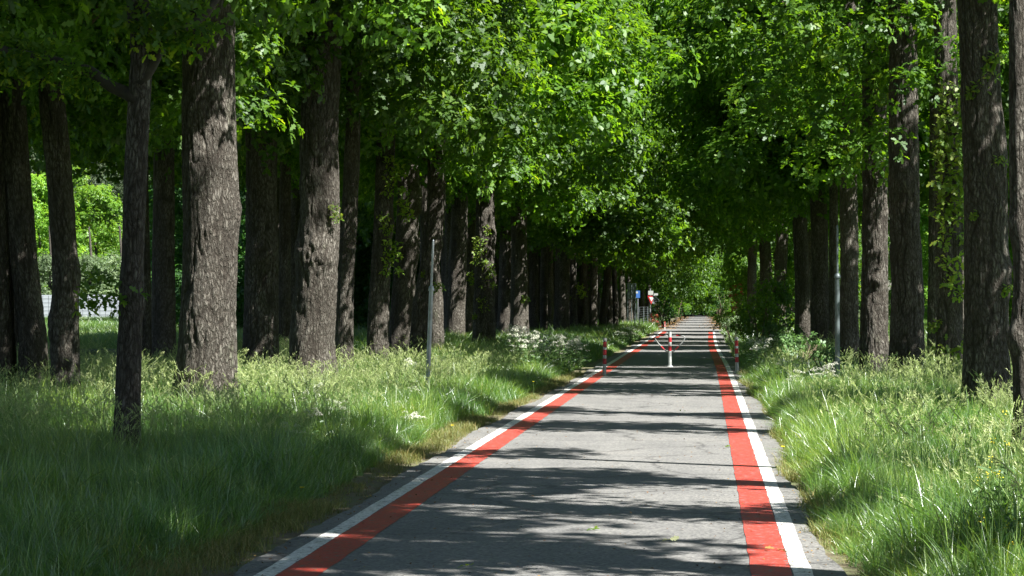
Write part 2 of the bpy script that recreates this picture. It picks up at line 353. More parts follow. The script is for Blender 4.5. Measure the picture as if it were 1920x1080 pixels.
def crown_mesh(name, seed, rx, ry, h0, h1, hmid, nlow, nhigh, blob, ros, size, shape, mat, hsize=.26, hros=5, skirt=.6, droop=0, cone=None, lane=None):
    """crown with centre on the trunk axis; clumps from h0 (fine leaves) to hmid, coarser leaves above to h1"""
    rng = np.random.RandomState(seed)
    def prof(t):   # radius profile over height 0..1
        if cone: return max(.25, (1-cone*t))*(.75+.25*min(1, t*8+.2))
        return (np.clip(t*6+skirt, 0, 1)**.6)*np.sqrt(np.clip(1-(np.clip(t-.35, 0, 1)/.68)**2, .03, 1))
    def sample(n, a, b, inner):
        out = []
        while len(out) < n:
            h = rng.uniform(a, b); t = (h-h0)/(h1-h0); an = rng.uniform(0, 2*math.pi)
            r = rng.uniform(inner, 1)**.5*prof(t)*rng.uniform(.8, 1.08)
            x, y = rx*r*math.cos(an), ry*r*math.sin(an)
            q = math.sin(x*1.3+seed)+math.sin(y*1.7+2*seed)+math.sin(h*1.5+an)
            if q < -.45: continue
            if lane is not None:       # thin foliage on the sunny side low down, where the sun reaches the trunk
                d = (x+lane)*.866 - y*.5; pp = abs((x+lane)*.5 + y*.866); ha = h - d*1.19
                if d > .2 and pp < 1.0 and ha < 5.0 and rng.uniform() < .93: continue
            out.append((x, y, h + (.5*math.sin(3*an+seed) + .35*math.sin(5*an))*(.8 if t < .2 else 0), rng.uniform(.65, 1.25)*blob))
        return out
    parts = [blob_foliage(rng, sample(nlow, h0, hmid, .12), ros, 7, size, shape, .75, droop)]
    if nhigh: parts.append(blob_foliage(rng, sample(nhigh, hmid, h1, .1), hros, 5, hsize, DIAM, .75, droop))
    V, f, c, r = merge(parts)
    return mesh_np(name, V, f, c, mat, fattr={'rnd': r})

CR = {
 'wide': [crown_mesh('crown', 11, 4.3, 4.0, 5.4, 17, 10.2, 120, 60, .85, 7.5, .165, OAK, M['leaf'], .3, 5, cone=.55, lane=0),
          crown_mesh('crown', 12, 4.1, 4.3, 5.3, 17, 10.2, 120, 60, .85, 7.5, .165, OAK, M['leaf'], .3, 5, cone=.55, lane=0)],
 'narrow': [crown_mesh('crown', 21, 2.2, .8, 5.4, 12.5, 10, 38, 16, .5, 10, .145, OAK, M['leaf'], .26, 6),
            crown_mesh('crown', 22, 2.0, .75, 5.8, 12, 10, 34, 14, .5, 10, .145, OAK, M['leaf'], .26, 6)],
 'far': [crown_mesh('crown', 31, 5.6, 5.2, 5.2, 20, 15, 260, 40, 1.05, 6.5, .18, OVAL, M['leaf'], .32, 4, cone=.6, lane=1.3),
         crown_mesh('crown', 32, 5.3, 5.6, 5.0, 19, 15, 260, 40, 1.05, 6.5, .18, OVAL, M['leaf'], .32, 4, cone=.6, lane=1.3),
         crown_mesh('crown', 33, 5.8, 5.0, 5.4, 21, 15, 260, 40, 1.05, 6.5, .18, OVAL, M['leaf'], .32, 4, cone=.6, lane=1.3)],
 'mid': [crown_mesh('crown', 25, 2.5, 1.7, 4.9, 14, 10, 70, 30, .62, 9, .15, OAK, M['leaf'], .26, 6, lane=0)],
 'back': [crown_mesh('crown', 41, 4.6, 4.6, .6, 17, 16.9, 260, 0, 1.25, 3.2, .26, DIAM, M['leaf_dark'], skirt=.9),
          crown_mesh('crown', 42, 4.9, 4.4, .9, 19, 18.9, 270, 0, 1.25, 3.2, .26, DIAM, M['leaf_dark'], skirt=.9)],
}
CR['right'] = [crown_mesh('crown', 35, 4.3, 4.4, 5.2, 13.5, 11, 210, 30, .95, 7, .17, OVAL, M['leaf'], .3, 5),
               crown_mesh('crown', 36, 4.0, 4.6, 5.0, 13, 11, 210, 30, .95, 7, .17, OVAL, M['leaf'], .3, 5)]
CR['top'] = [crown_mesh('added_upper_crown', 37, 3.3, 3.3, 13.5, 22, 21.9, 130, 0, 1.0, 3.8, .3, DIAM, M['leaf'], skirt=.8)]  # extra high crown, added mostly to cast shade; also closes sky gaps
CR['under'] = [crown_mesh('crown', 38, 2.2, 1.9, 2.6, 8.6, 8.5, 60, 0, .7, 5, .22, DIAM, M['leaf'], skirt=.8)]  # crown of the unseen oaks added to shade the right trunks
CR['bright'] = [crown_mesh('crown', 51, 5.0, 5.0, .3, 16, 15.9, 260, 0, 1.2, 3.4, .28, DIAM, M['leaf_bright'], skirt=.9)]
CR['grey'] = [crown_mesh('crown', 61, 4.2, 4.2, .3, 9, 8.9, 170, 0, .9, 4, .22, DIAM, M['leaf_grey'], skirt=.9)]
CR['pine'] = [crown_mesh('crown', 71, 3.6, 3.6, 9.5, 22, 21.9, 120, 0, 1.0, 4.5, .20, DIAM, M['needle'], skirt=.7)]

# ------------------------------------------------------------------ trunks
def vnoise(x, y, px, seed):
    """value noise, periodic in x with period px"""
    rng = np.random.RandomState(seed); T = rng.uniform(-1, 1, (px, 512))
    xi = np.floor(x).astype(int); yi = np.floor(y).astype(int); fx = x-xi; fy = y-yi
    fx = fx*fx*(3-2*fx); fy = fy*fy*(3-2*fy)
    g = lambda a, b: T[a % px, b % 512]
    return (g(xi, yi)*(1-fx)+g(xi+1, yi)*fx)*(1-fy)+(g(xi, yi+1)*(1-fx)+g(xi+1, yi+1)*fx)*fy
def trunk_mesh(path, near, seed, burls=(), flare=.28):
    """path: (x, y, z, r) relative to the base; seam faces away from the camera"""
    path = np.array(path, float); top = path[-1, 2]; r0 = path[0, 3]
    nseg = 176 if near == 2 else 72 if near == 1 else 20
    hs = list(np.arange(-.08, min(8.6, top), .055 if near == 2 else .14 if near == 1 else .6)) + list(np.arange(min(8.6, top), top, .8)) + [top]
    hs = np.array(sorted(set(np.round(hs, 4)))); hh = np.clip(hs, 0, None)
    cx = np.interp(hh, path[:, 2], path[:, 0]); cyy = np.interp(hh, path[:, 2], path[:, 1]); rr = np.interp(hh, path[:, 2], path[:, 3])
    # smooth the centreline
    ker = np.ones(9)/9 if near == 2 else np.ones(3)/3
    if len(hs) > 40:
        pad = len(ker)//2
        cx = np.convolve(np.pad(cx, pad, 'edge'), ker, 'valid'); rr = np.convolve(np.pad(rr, pad, 'edge'), ker, 'valid')
    k = np.arange(nseg); th = math.pi/2 + 2*math.pi*k/nseg
    TH, H = np.meshgrid(th, hs); K, _ = np.meshgrid(k, hs); R0 = np.repeat(rr[:, None], nseg, 1)
    u = K/nseg
    lobes = .055*vnoise(u*5, H*.55+seed, 5, seed) + .03*vnoise(u*9, H*1.3+seed, 9, seed+1)
    fl = flare*np.exp(-np.clip(H, 0, None)/.6)*(1+.5*vnoise(u*6, H*0+seed*1.3, 6, seed+2))
    R = R0*(1+lobes+fl)
    fis = np.zeros_like(R)
    if near:
        nper = max(6, int(round(2*math.pi*r0/.085)))
        warp = vnoise(u*nper*.5, H*3.2, max(3, nper//2), seed+3)*.8
        n1 = vnoise(u*nper+warp, H*2.3+seed, nper, seed+4)
        n2 = vnoise(u*nper*2, H*5.5+seed, nper*2, seed+5)
        f = np.exp(-(n1/.20)**2) + .5*np.exp(-(n2/.22)**2)
        depth = .020*min(1, r0/.3) if near == 2 else .014
        R = R - depth*f + .007*n2*(r0 > .2)
        fis = np.clip(f-.3, 0, 1)
    for (ta, bh, amp, wd) in burls:
        dth = (TH-ta+math.pi) % (2*math.pi) - math.pi
        dd = np.sqrt((dth*R0)**2 + (H-bh)**2)/wd
        R = R + amp*np.exp(-dd**2*1.4) + amp*.35*np.exp(-dd**2)*vnoise(u*max(8, int(40*r0/.5)), H*14, max(8, int(40*r0/.5)), seed+8) - amp*.35*np.exp(-(dd*3.5)**2)
    V = np.stack([cx[:, None]+R*np.cos(TH), cyy[:, None]+R*np.sin(TH), H], -1).reshape(-1, 3)
    nr = len(hs)
    # duplicate seam column for clean uv: use modular faces and per-loop uv
    i, j = np.meshgrid(np.arange(nr-1), np.arange(nseg), indexing='ij'); i = i.ravel(); j = j.ravel(); j2 = (j+1) % nseg
    fc = np.stack([i*nseg+j, i*nseg+j2, (i+1)*nseg+j2, (i+1)*nseg+j], 1)
    me = mesh_np('trunk', V, fc.ravel(), np.full(len(fc), 4), M['bark'], smooth=True, vattr={'fis': fis.ravel()})
    l = me.uv_layers.new(name='UVMap')
    uu = np.stack([j, j+1, j+1, j], 1)/nseg*2*math.pi*r0
    vv = np.stack([hs[i], hs[i], hs[i+1], hs[i+1]], 1)
    l.data.foreach_set('uv', np.stack([uu, vv], -1).astype(np.float32).ravel())
    return me
def limb_mesh(seed, L, r, rise):
    rg = random.Random(seed); pts = []; rad = []
    x = z = yy = 0
    for i in range(9):
        t = i/8; pts.append((x, yy, z)); rad.append(r*(1-.75*t)+.01)
        x += L/8*(1-.2*t); z += L/8*rise*(1.2-.6*t)+rg.uniform(-.1, .1); yy += rg.uniform(-.18, .18)
    mb = MB().tube(pts, rad, 9)
    for q in (3, 4, 5, 6, 7):
        p = Vector(pts[q]); d = Vector((rg.uniform(.2, .8), rg.choice((-1, 1))*rg.uniform(.5, 1), rg.uniform(.1, .7)))*rg.uniform(.8, 1.5)
        mb.tube([p, p+d*.5, p+d+Vector((0, 0, .2))], [rad[q]*.5, rad[q]*.3, .008], 6)
    return mb.mesh('limb', M['twig'], True)
LIMBS = [limb_mesh(s, L, r, k) for s, L, r, k in ((1, 3.2, .11, .55), (2, 3.6, .13, .35), (3, 2.8, .10, .8), (4, 3.0, .12, .5))]

rs = np.random.RandomState(5)
def shoot_mesh(name, seed, n, w, h, size, mat, shape=OAK):
    rng = np.random.RandomState(seed)
    C = np.stack([rng.normal(0, w, n), rng.uniform(-w, 0, n), rng.uniform(-h/2, h/2, n)], 1)
    A = norm(np.stack([rng.normal(0, .6, n), np.full(n, -.8), rng.uniform(.2, 1, n)], 1))
    pos, tip, nr, s = rosettes(C, A, rng, 5, size, shape, size*.3)
    V, fl, ct = leaves(pos, tip, nr, s, shape, rng)
    return mesh_np(name, V, fl, ct, mat, fattr={'rnd': rng.uniform(.3, 1, len(ct))})
SHOOTS = [shoot_mesh('shoot', 81, 13, .10, .35, .11, M['leaf_shoot']), shoot_mesh('shoot', 82, 22, .12, .6, .11, M['leaf_shoot']), shoot_mesh('shoot', 83, 34, .16, 1.0, .12, M['leaf_shoot']), shoot_mesh('shoot', 84, 26, .22, .5, .13, M['leaf'])]

RND = random.Random(7)
def oak(label, Y, diam, pts, crown, near, topz=None, cxoff=0, h_top=None, burls=(), shoots=(), seed=None, group='oaks lining the road', cscale=1.0, crot=None, ch=0, limbs=2, top=16, variant=None, cy_=0, name='oak_tree', flare=.28):
    """pts: photo pixel (x, y) of the trunk's centre line at distance Y, lowest first"""
    seed = seed if seed is not None else int(Y*7+pts[0][0]) % 4000
    bx = XZ(pts[0][0], Y)
    t = empty(name, (bx, Y, 0), label, 'tree', group)
    if crown == 'far' and Y > 58: cxoff += 1.3; ch += .7 if Y < 105 else -.4
    if crown == 'far' and group == 'oaks lining the road' and 105 < Y < 210 and bx < 0 and topz is None: topz = 13.5
    path = [(0, 0, 0, diam/2)]
    for (px, py) in pts[1:]:
        q = P(px, py, Y); path.append((q.x-bx, 0, q.z, diam/2*(1-.022*q.z)))
    lx = path[-1][0]; lz = path[-1][2]
    if lz < top-1: path.append((lx + RND.uniform(-.4, .4), 0, top, diam/2*.35))
    link('trunk', trunk_mesh(path, near, seed, burls, flare), t)
    if crown:
        vs = CR[crown]; me = vs[(seed if variant is None else variant) % len(vs)]
        c = link('crown', me, t, (lx*.6+cxoff, cy_, ch), crot if crot is not None else (RND.choice([0, math.pi]) + RND.uniform(-.5, .5)*(.5 if crown == 'narrow' else 1) if crown not in ('wide', 'far') else RND.uniform(-.12, .12)))
        c.scale = (cscale, cscale, 1)
        c['kind'] = 'stuff'
        if topz is not None:
            tq = 1 if topz < 18.5 or topz > 20 else .34
            c = link('crown', CR['top'][0], t, (lx*.6+(cxoff+.6 if crown == 'far' else 0), 0, topz-13.5*tq), RND.uniform(0, 6)); c['kind'] = 'stuff'; c.scale = (1.2, 1.2, tq)  # added high crown; on right-hand trees it is there to cast shade
        for i in range(limbs):
            lm = link('limb', LIMBS[(seed+i) % 4], t, (np.interp(6.5+i*1.1, [p[2] for p in path], [p[0] for p in path]), 0, 6.3+i*1.1+ch), RND.uniform(0, 6.28))
    for (px, py, v, sc) in shoots:
        q = P(px, py, Y); s = link('shoot', SHOOTS[v], t, (q.x-bx, -diam/2*.75, q.z), RND.uniform(-.3, .3)); s.scale = (sc, sc, sc)
    return t

# ------------------------------------------------------------------ the oaks, left side (z by distance)
PI2 = -math.pi/2
def W(px, Y): return px/F*Y
oak('dark oak trunk cut by the left edge of the photo', 41, W(62, 41), [(0, 760), (-4, 400), (-10, 0)], 'wide', 1, limbs=0)
oak('leaning knotted oak second from the left edge, sunlit at its foot', 41, W(56, 41), [(62, 770), (62, 640), (44, 480), (32, 330), (24, 180), (10, 0)], 'wide', 2, ch=-.5, burls=[(PI2+.5, 3.0, .05, .16), (PI2, 2.3, .03, .3)])
oak('slim sunlit oak with a low bulge, left of the thin near trunk', 39.5, W(55, 39.5), [(122, 775), (123, 640), (124, 520), (116, 380), (104, 250), (90, 120), (84, 0)], 'wide', 2, ch=-.5, burls=[(PI2+1.4, 2.2, .05, .25), (math.pi, 1.3, .07, .35)])
t4 = oak('thin dark forked oak nearest the camera at left, in full shade', 24.5, W(47, 24.5), [(238, 880), (238, 760), (246, 560), (252, 380), (258, 240), (264, 120), (264, 0)], 'wide', 2, burls=[(PI2+2.8, 1.75, .03, .18)], ch=-.1, cxoff=-.6, cy_=2.5, cscale=.8, limbs=0, shoots=[(28, 92, 3, .8), (75, 112, 3, .8), (128, 108, 3, .9), (168, 150, 3, .6), (206, 545, 3, .75), (345, 62, 3, .9), (316, 52, 3, .8), (385, 40, 3, .9), (200, 400, 3, .4), (300, 20, 3, 1.0)])
tb = t4.location.x
def branch(tree, Y, pts, r0, r1):
    w_ = [P(px, py, Y) for px, py in pts]; base = Vector((tree.location.x, tree.location.y, 0))
    pts3 = [(p.x-base.x, (i-1)*.05, p.z) for i, p in enumerate(w_)]
    rad = [r0+(r1-r0)*i/(len(pts3)-1) for i in range(len(pts3))]
    MB().tube(pts3, rad, 14).build('limb', M['bark_dark'], tree, smooth=True)
M['bark_dark'] = simple('smooth_branch_bark', (.055, .05, .04), .9, 0, .5, 9)
branch(t4, 24.5, [(262, 190), (240, 176), (205, 160), (165, 132), (110, 115), (50, 100), (5, 92), (-40, 70)], .075, .03)
branch(t4, 24.5, [(262, 160), (284, 122), (300, 85), (322, 62), (350, 45), (380, 20), (405, -20), (430, -70)], .07, .03)
branch(t4, 24.5, [(255, 60), (248, 30), (246, 0), (243, -40)], .06, .05)
oak('shaded slender oak just right behind the thin forked trunk', 52, W(27, 52), [(272, 740), (271, 560), (268, 400), (262, 0)], 'wide', 1, limbs=0)
oak('dark oak between the thin forked trunk and the largest trunk', 56, W(46, 56), [(305, 725), (306, 560), (308, 300), (308, 0)], 'wide', 1, limbs=1)
oak('largest oak at left, massive fissured trunk in sunlit grass', 34.5, W(112, 34.5), [(384, 800), (386, 700), (393, 540), (394, 400), (390, 200), (392, 0)], 'wide', 2, burls=[(PI2+.2, 2.75, .03, .10), (-.1, 3.0, .06, .22), (PI2+.1, 1.5, .025, .35), (PI2-.1, 3.7, .03, .2), (PI2+.5, 4.2, .03, .12)], cxoff=.6, cy_=.2, ch=.5, flare=.34)
oak('shaded oak with a burl at mid height right of the largest trunk', 50, W(67, 50), [(487, 735), (489, 560), (490, 470), (490, 300), (487, 0)], 'wide', 2, burls=[(PI2+.1, 2.75, .10, .28), (PI2+.9, 4.2, .05, .2)])
oak('black oak trunk hidden between the burled oak and the bright gnarled one', 60, W(24, 60), [(534, 720), (535, 300), (536, 0)], 'wide', 1, limbs=0)
oak('brightly sunlit oak with a rough swollen burl and coarse bark', 45.5, W(84, 45.5), [(585, 742), (585, 640), (596, 520), (600, 400), (600, 250), (604, 120), (604, 0)], 'wide', 2, burls=[(PI2-.1, 2.65, .09, .42), (PI2+.5, 2.55, .05, .2), (math.pi, 2.7, .07, .3), (PI2-.3, 1.9, .03, .2)], shoots=[(634, 400, 1, .55)], cy_=.5)
oak('slim dark oak touching the right side of the bright gnarled oak', 49, W(34, 49), [(645, 745), (647, 560), (656, 400), (662, 240), (668, 0)], 'wide', 1, limbs=1)
oak('sunlit oak with three tufts of fresh shoots down its trunk', 59, W(40, 59), [(707, 710), (710, 560), (719, 420), (723, 280), (728, 100), (728, 0)], 'wide', 2, shoots=[(743, 330, 2, .95), (722, 420, 1, .8), (762, 392, 1, .9), (738, 482, 2, .85)], burls=[(0, 3.6, .05, .2)])
oak('broad brown oak leaning right behind the one with leafy shoots', 68, W(46, 68), [(748, 695), (753, 600), (762, 450), (766, 350), (764, 200), (760, 0)], 'wide', 1, burls=[(0, 4.6, .12, .5), (0, 3.3, .1, .5)])
oak('gnarled ivy-flecked oak just left of the blue-grey pole', 61, W(38, 61), [(785, 705), (790, 580), (808, 480), (818, 380), (818, 250), (815, 0)], 'far', 2, burls=[(0, 2.4, .04, .3), (PI2+1, 3.2, .06, .2), (PI2, 1.9, .04, .2)], shoots=[(822, 535, 0, .9), (800, 510, 0, .6)])
oak('brown oak directly behind the blue-grey pole', 76, W(30, 76), [(818, 680), (816, 560), (800, 400), (792, 200), (790, 0)], 'far', 1)
oak('tall dark oak right of the blue-grey pole', 92, W(36, 92), [(852, 655), (856, 540), (862, 400), (866, 200), (868, 0)], 'far', 1)
oak('half-lit oak with a small sprig, close behind its dark neighbour', 100, W(24, 100), [(879, 648), (880, 540), (882, 380), (882, 0)], 'far', 1, shoots=[(883, 520, 1, .9), (888, 388, 0, 1.1)])
oak('bright oak overgrown with yellow-green sprouts', 83, W(40, 83), [(907, 668), (908, 560), (910, 440), (910, 330), (908, 0)], 'far', 2, burls=[(0, 2.6, .06, .25), (PI2+1.6, 4, .06, .3)], shoots=[(902, 470, 2, .9), (918, 515, 2, .9), (905, 570, 1, .8), (914, 430, 1, .6), (895, 590, 0, .7)])
oak('dark narrow oak right of the sprouting oak', 108, W(26, 108), [(944, 640), (948, 500), (950, 380), (950, 0)], 'far', 1)
oak('dark broad oak with a round branch scar above the white flowers', 101, W(34, 101), [(973, 645), (974, 500), (972, 380), (970, 0)], 'far', 1, burls=[(PI2+.1, 5.0, .07, .25), (PI2+.2, 3.6, .04, .12)], shoots=[(985, 558, 0, 1.0)])
oak('narrow oak wholly in shade, one gap left of the strip-lit one', 118, W(18, 118), [(1001, 632), (1001, 400), (1001, 0)], 'far', 1)
oak('narrow oak lit in one vertical strip', 112, W(15, 112), [(1020, 636), (1020, 500), (1023, 420), (1025, 0)], 'far', 1)
oak('wide-footed oak with sunlit base where the tall flowers end', 111, W(30, 111), [(1052, 637), (1054, 540), (1056, 440), (1056, 0)], 'far', 1)
oak('pale knobbly oak clasped to the wide-footed one', 122, W(15, 122), [(1076, 628), (1074, 540), (1075, 440), (1075, 0)], 'far', 1, burls=[(0, 2.5, .08, .25), (PI2, 3.8, .06, .2)], shoots=[(1088, 545, 1, 1.1), (1070, 555, 0, 1.0)])
for i, (x0, x1, Y, wd, lab) in enumerate([
    (1096, 1094, 135, 16, 'dark oak left of the pair of leaning lit oaks'),
    (1112, 1114, 131, 15, 'grey-lit oak with rough bark, left of the leaning pair'),
    (1128, 1139, 136, 15, 'oak leaning right with a bright lower trunk'),
    (1144, 1142, 150, 11, 'dark oak right of the leaning lit oak'),
    (1155, 1152, 143, 10, 'thin bright oak at the end of the tall trunks, mossy on its right'),
    (1168, 1166, 170, 12, 'brown shaded oak left of the dark notice boards'),
    (1182, 1180, 185, 10, 'brown oak standing behind the dark notice boards'),
    (1203, 1202, 205, 12, 'far oak between the blue sign and the give-way sign'),
    (1216, 1216, 212, 10, 'far dark oak right behind the give-way sign pole')]):
    oak(lab, Y, W(wd, Y), [(x0, 650), (x1, 520), (x1, 400)], 'far', 1 if Y < 160 else 0, cxoff=.6, limbs=0)
for px, Y, wd, lab in [(20, 62, 40, 'shaded second-row oak low between the left-edge trunks'), (118, 66, 36, 'shaded second-row oak hidden behind the slim bulging oak'), (243, 70, 32, 'second-row oak behind the thin forked trunk'), (384, 64, 44, 'second-row oak behind the largest trunk'), (508, 72, 38, 'second-row oak behind the burled oak'), (553, 80, 34, 'dark second-row oak left of the bright gnarled oak'), (612, 84, 34, 'second-row oak behind the bright gnarled oak'), (836, 112, 24, 'dark second-row oak in the gap beside the tall dark oak'), (765, 98, 30, 'dark second-row oak behind the broad brown oak'), (927, 120, 22, 'dark second-row oak right of the sprouting oak'), (1035, 140, 20, 'dark second-row oak left of the wide-footed oak'), (1086, 150, 16, 'dark second-row oak right of the pale knobbly oak')]:
    oak(lab, Y, W(wd, Y), [(px, 660), (px+2, 400), (px+2, 200)], 'far', 1, cxoff=-1.3, limbs=0, group='second row of oaks at left', ch=.6)
for px, Y, wd in [(760, 90, 26), (800, 88, 28), (846, 100, 24), (862, 125, 20), (897, 130, 22), (938, 142, 18), (962, 150, 18), (986, 135, 20), (1011, 150, 16), (1031, 128, 16), (1064, 160, 15), (1104, 175, 13), (1122, 190, 12), (1147, 200, 11), (1160, 216, 11), (1174, 230, 10)]:
    oak('dark second-row trunk glimpsed between the distant oaks of the left row', Y, W(wd, Y), [(px, 650), (px+RND.uniform(-4, 4), 400)], 'far', 0, cxoff=-1.6, limbs=0, group='dark trunks between the distant left oaks', ch=.5)
# oaks of the same row, beyond and nearer than the frame shows
for i, (X, Y) in enumerate([(-7.2, 150), (-6.8, 176), (-6.2, 202), (-5.6, 228), (-5.0, 255), (-4.6, 282), (-4.2, 305), (-4.0, 328)]):
    oak('distant left-row oak whose low crown hides its trunk, over the far road', Y, .7, [(1325+X*F/Y, 600), (1325+X*F/Y, 500)], 'far', 0, ch=-1.2-.35*i, cxoff=1.2, limbs=0, cscale=.9)
for i, (X, Y) in enumerate([(-7.6, 6), (-8.6, 13), (-8.2, 20.5), (-11.5, 28), (-13.5, 33)]):
    oak('left-row oak standing out of frame beside the near verge', Y, .7, [(1325+X*F/Y, 900), (1325+X*F/Y, 100)], 'wide', 1, limbs=1)

# ------------------------------------------------------------------ the oaks, right side
oak('gnarled dark oak cut by the right edge, its burl catching the sun', 24.3, W(42, 24.3), [(1918, 880), (1924, 760), (1916, 640), (1920, 500), (1912, 340), (1912, 150), (1910, 0)], 'narrow', 2, burls=[(math.pi+.5, 1.35, .05, .16), (math.pi, 2.45, .035, .14)], ch=1.2, topz=21.8, limbs=0, top=23)
oak('broad dark oak at far right, tallest bare trunk with a bulge on its right side', 35.5, W(84, 35.5), [(1852, 785), (1850, 640), (1850, 520), (1846, 300), (1838, 120), (1832, 0)], 'narrow', 2, burls=[(-.15, 2.1, .07, .35), (PI2+.6, 4.2, .03, .15), (0, 3.9, .03, .3)], shoots=[(1862, 110, 0, .9), (1848, 140, 0, .8), (1830, 165, 0, .8), (1828, 400, 0, .5), (1868, 300, 0, .6), (1885, 540, 0, .6)], ch=1.0, cscale=1.3, limbs=0, topz=23.3, top=24)
oak('shaded oak hung with bright backlit oak leaves left of the broad one', 44, W(50, 44), [(1780, 755), (1780, 560), (1776, 400), (1774, 200), (1772, 0)], 'narrow', 2, cxoff=-1.2, shoots=[(1788, 215, 2, 1.1), (1782, 285, 2, 1.3), (1788, 345, 2, 1.2), (1784, 405, 2, 1.1), (1786, 515, 1, 1.3), (1786, 690, 1, 1.6), (1755, 605, 0, .8)], ch=-.6, burls=[(PI2, 2.2, .03, .2)], limbs=0, topz=23.3, top=24)
oak('thin black oak far back between two shaded trunks at right', 60, W(20, 60), [(1748, 700), (1750, 500), (1752, 0)], 'narrow', 1)
oak('tall smooth dark oak right of the sunlit knotty one', 45.5, W(62, 45.5), [(1698, 745), (1702, 560), (1696, 400), (1694, 250), (1692, 0)], 'mid', 2, burls=[(PI2+.3, 1.9, .03, .15), (PI2+.2, 3.8, .02, .3)], limbs=0, ch=1.0)
oak('sunlit oak with two pale knots on its trunk, right of the dark pole', 48.5, W(52, 48.5), [(1640, 728), (1639, 600), (1640, 470), (1640, 300), (1640, 150), (1640, 0)], 'mid', 2, burls=[(PI2+.2, 2.72, .07, .12), (PI2+.1, 2.15, .08, .12), (PI2+.8, 3.5, .03, .2)], ch=-.3, limbs=0, topz=23.5, top=24)
oak('dark oak with a small lit patch near its foot, behind the dark pole', 56, W(36, 56), [(1592, 708), (1593, 500), (1590, 300), (1590, 0)], 'mid', 1, cscale=1.3)
oak('slim dark oak left of the dark pole, with a pale vertical scar', 68, W(18, 68), [(1562, 690), (1563, 400), (1563, 0)], 'right', 1, cxoff=.5)
oak('smooth dark oak in a close pair, the right one', 72, W(35, 72), [(1538, 675), (1538, 500), (1534, 350), (1530, 0)], 'right', 1, cxoff=.3)
oak('smooth dark oak in a close pair, the left one behind the tall grass', 79, W(29, 79), [(1505, 664), (1504, 520), (1497, 350), (1492, 0)], 'right', 1)
oak('leaning oak with a lit flank above the green shrub', 104, W(26, 104), [(1462, 640), (1464, 500), (1470, 380), (1474, 200)], 'right', 1)
oak('dark oak rising out of the green shrub', 116, W(24, 116), [(1436, 632), (1436, 500), (1432, 400)], 'right', 1)
oak('dark oak between the red-leaved bush and the shrub', 133, W(18, 133), [(1409, 625), (1410, 500), (1414, 400)], 'right', 1)
for i, (X, Y) in enumerate([(4.0, 92), (4.4, 150), (4.9, 172), (4.8, 196), (5.2, 222), (5.0, 250), (5.0, 278), (4.4, 305), (4.0, 332)]):
    oak('distant right-row oak with its trunk lost in leaves, arching over the road', Y, .65, [(1325+X*F/Y, 605), (1325+X*F/Y, 480)], 'right', 0, ch=0 if Y < 100 else -1.4-.012*(Y-100), limbs=0, cscale=.85)
for i, (X, Y) in enumerate([(4.9, 7), (4.7, 10.3), (4.9, 13.2), (4.7, 17.2), (4.9, 20.8), (5.0, 30.6), (6.4, 2)]):
    oak('right-row oak standing out of frame beside the near verge', Y, .8, [(1325+X*F/Y, 900), (1325+X*F/Y, 100)], 'narrow', 1, limbs=0, ch=-.3, topz=13.5 if Y < 18 else None, top=14, cscale=1.3 if Y > 30 else 1)  # nearest ones carry an added high crown that shades the left side
for i, (X, Y) in enumerate([(9.2, 33), (9.6, 42.4), (9.2, 51.6)]):  # unseen trees, added only to keep sun off the right-hand trunks
    oak('small added shade oak out of frame at right', Y, .3, [(1325+X*F/Y, 900), (1325+X*F/Y, 100)], 'under', 0, limbs=0, top=10, ch=2.6)

for X, Y, lab in [(9.6, 59, 'added shade oak hidden behind the broad dark oak at right'), (9.4, 69, 'added shade oak behind the gap right of the broad dark oak'), (9.6, 80, 'added shade oak hidden behind the oak hung with bright leaves'), (9.4, 92, 'dim added shade oak far behind the tall smooth dark oak')]:  # added trees that cast shade on the right crowns and far road
    oak(lab, Y, .5, [(1325+X*F/Y, 900), (1325+X*F/Y, 100)], 'right', 1, limbs=0, ch=1.2, cscale=.8, group='added shade oaks behind the right row')
# ------------------------------------------------------------------ trees behind the rows
for X, Y, c in [(6, 336, 1.2), (12, 343, 1.3), (5.2, 350, 1.1), (11, 358, 1.3), (4.4, 366, 1.2), (17, 362, 1.3), (-5, 345, 1.0), (-5.5, 362, 1.1), (1.5, 385, 1.1)]:
    oak('tall dark tree crowding the far end of the road, right-hand ones added for shade', Y, .8, [(1325+X*F/Y, 600), (1325+X*F/Y, 300)], 'far', 0, ch=-2.5 if X > 0 else -3.2, limbs=0, cscale=c, top=19, topz=14.5 if X > 0 else None, group='tall trees at the road end')  # right-hand ones and their high crowns are added to shade the road end
def backtree(kind, X, Y, name, label, group, sc=1.0, tz=1.0, diam=.4, bark='bark'):
    if X < -15 and Y < 235 and 1325+(X-4.8*sc)*F/Y < 240: return
    t = empty(name, (X, Y, 0), label, 'tree', group)
    me = trunk_mesh([(0, 0, 0, diam/2), (.3, .2, 6, diam/2*.8), (.1, 0, 12*tz, diam/5)], 0, int(X*3+Y) % 900)
    if bark != 'bark': me.materials[0] = M[bark]
    link('trunk', me, t)
    c = link('crown', CR[kind][int(abs(X)+Y) % len(CR[kind])], t, (0, 0, 0), RND.uniform(0, 6)); c.scale = (sc, sc, sc*tz); c['kind'] = 'stuff'
    return t
for i in range(24):
    Y = 96 + i*9 + RND.uniform(-4, 4); X = -19 - RND.uniform(0, 4) - (4 if i < 3 else 0)
    backtree('back', X, Y, 'forest_tree', 'dense dark tree in the wood behind the left row of oaks', 'trees in the wood behind the left oaks')
for i in range(16):
    Y = 120 + i*9 + RND.uniform(-4, 4); X = -30 - RND.uniform(0, 5) - i*.6
    backtree('back', X, Y, 'forest_tree', 'dense dark tree in the wood behind the left row of oaks', 'trees in the wood behind the left oaks', 1.1)
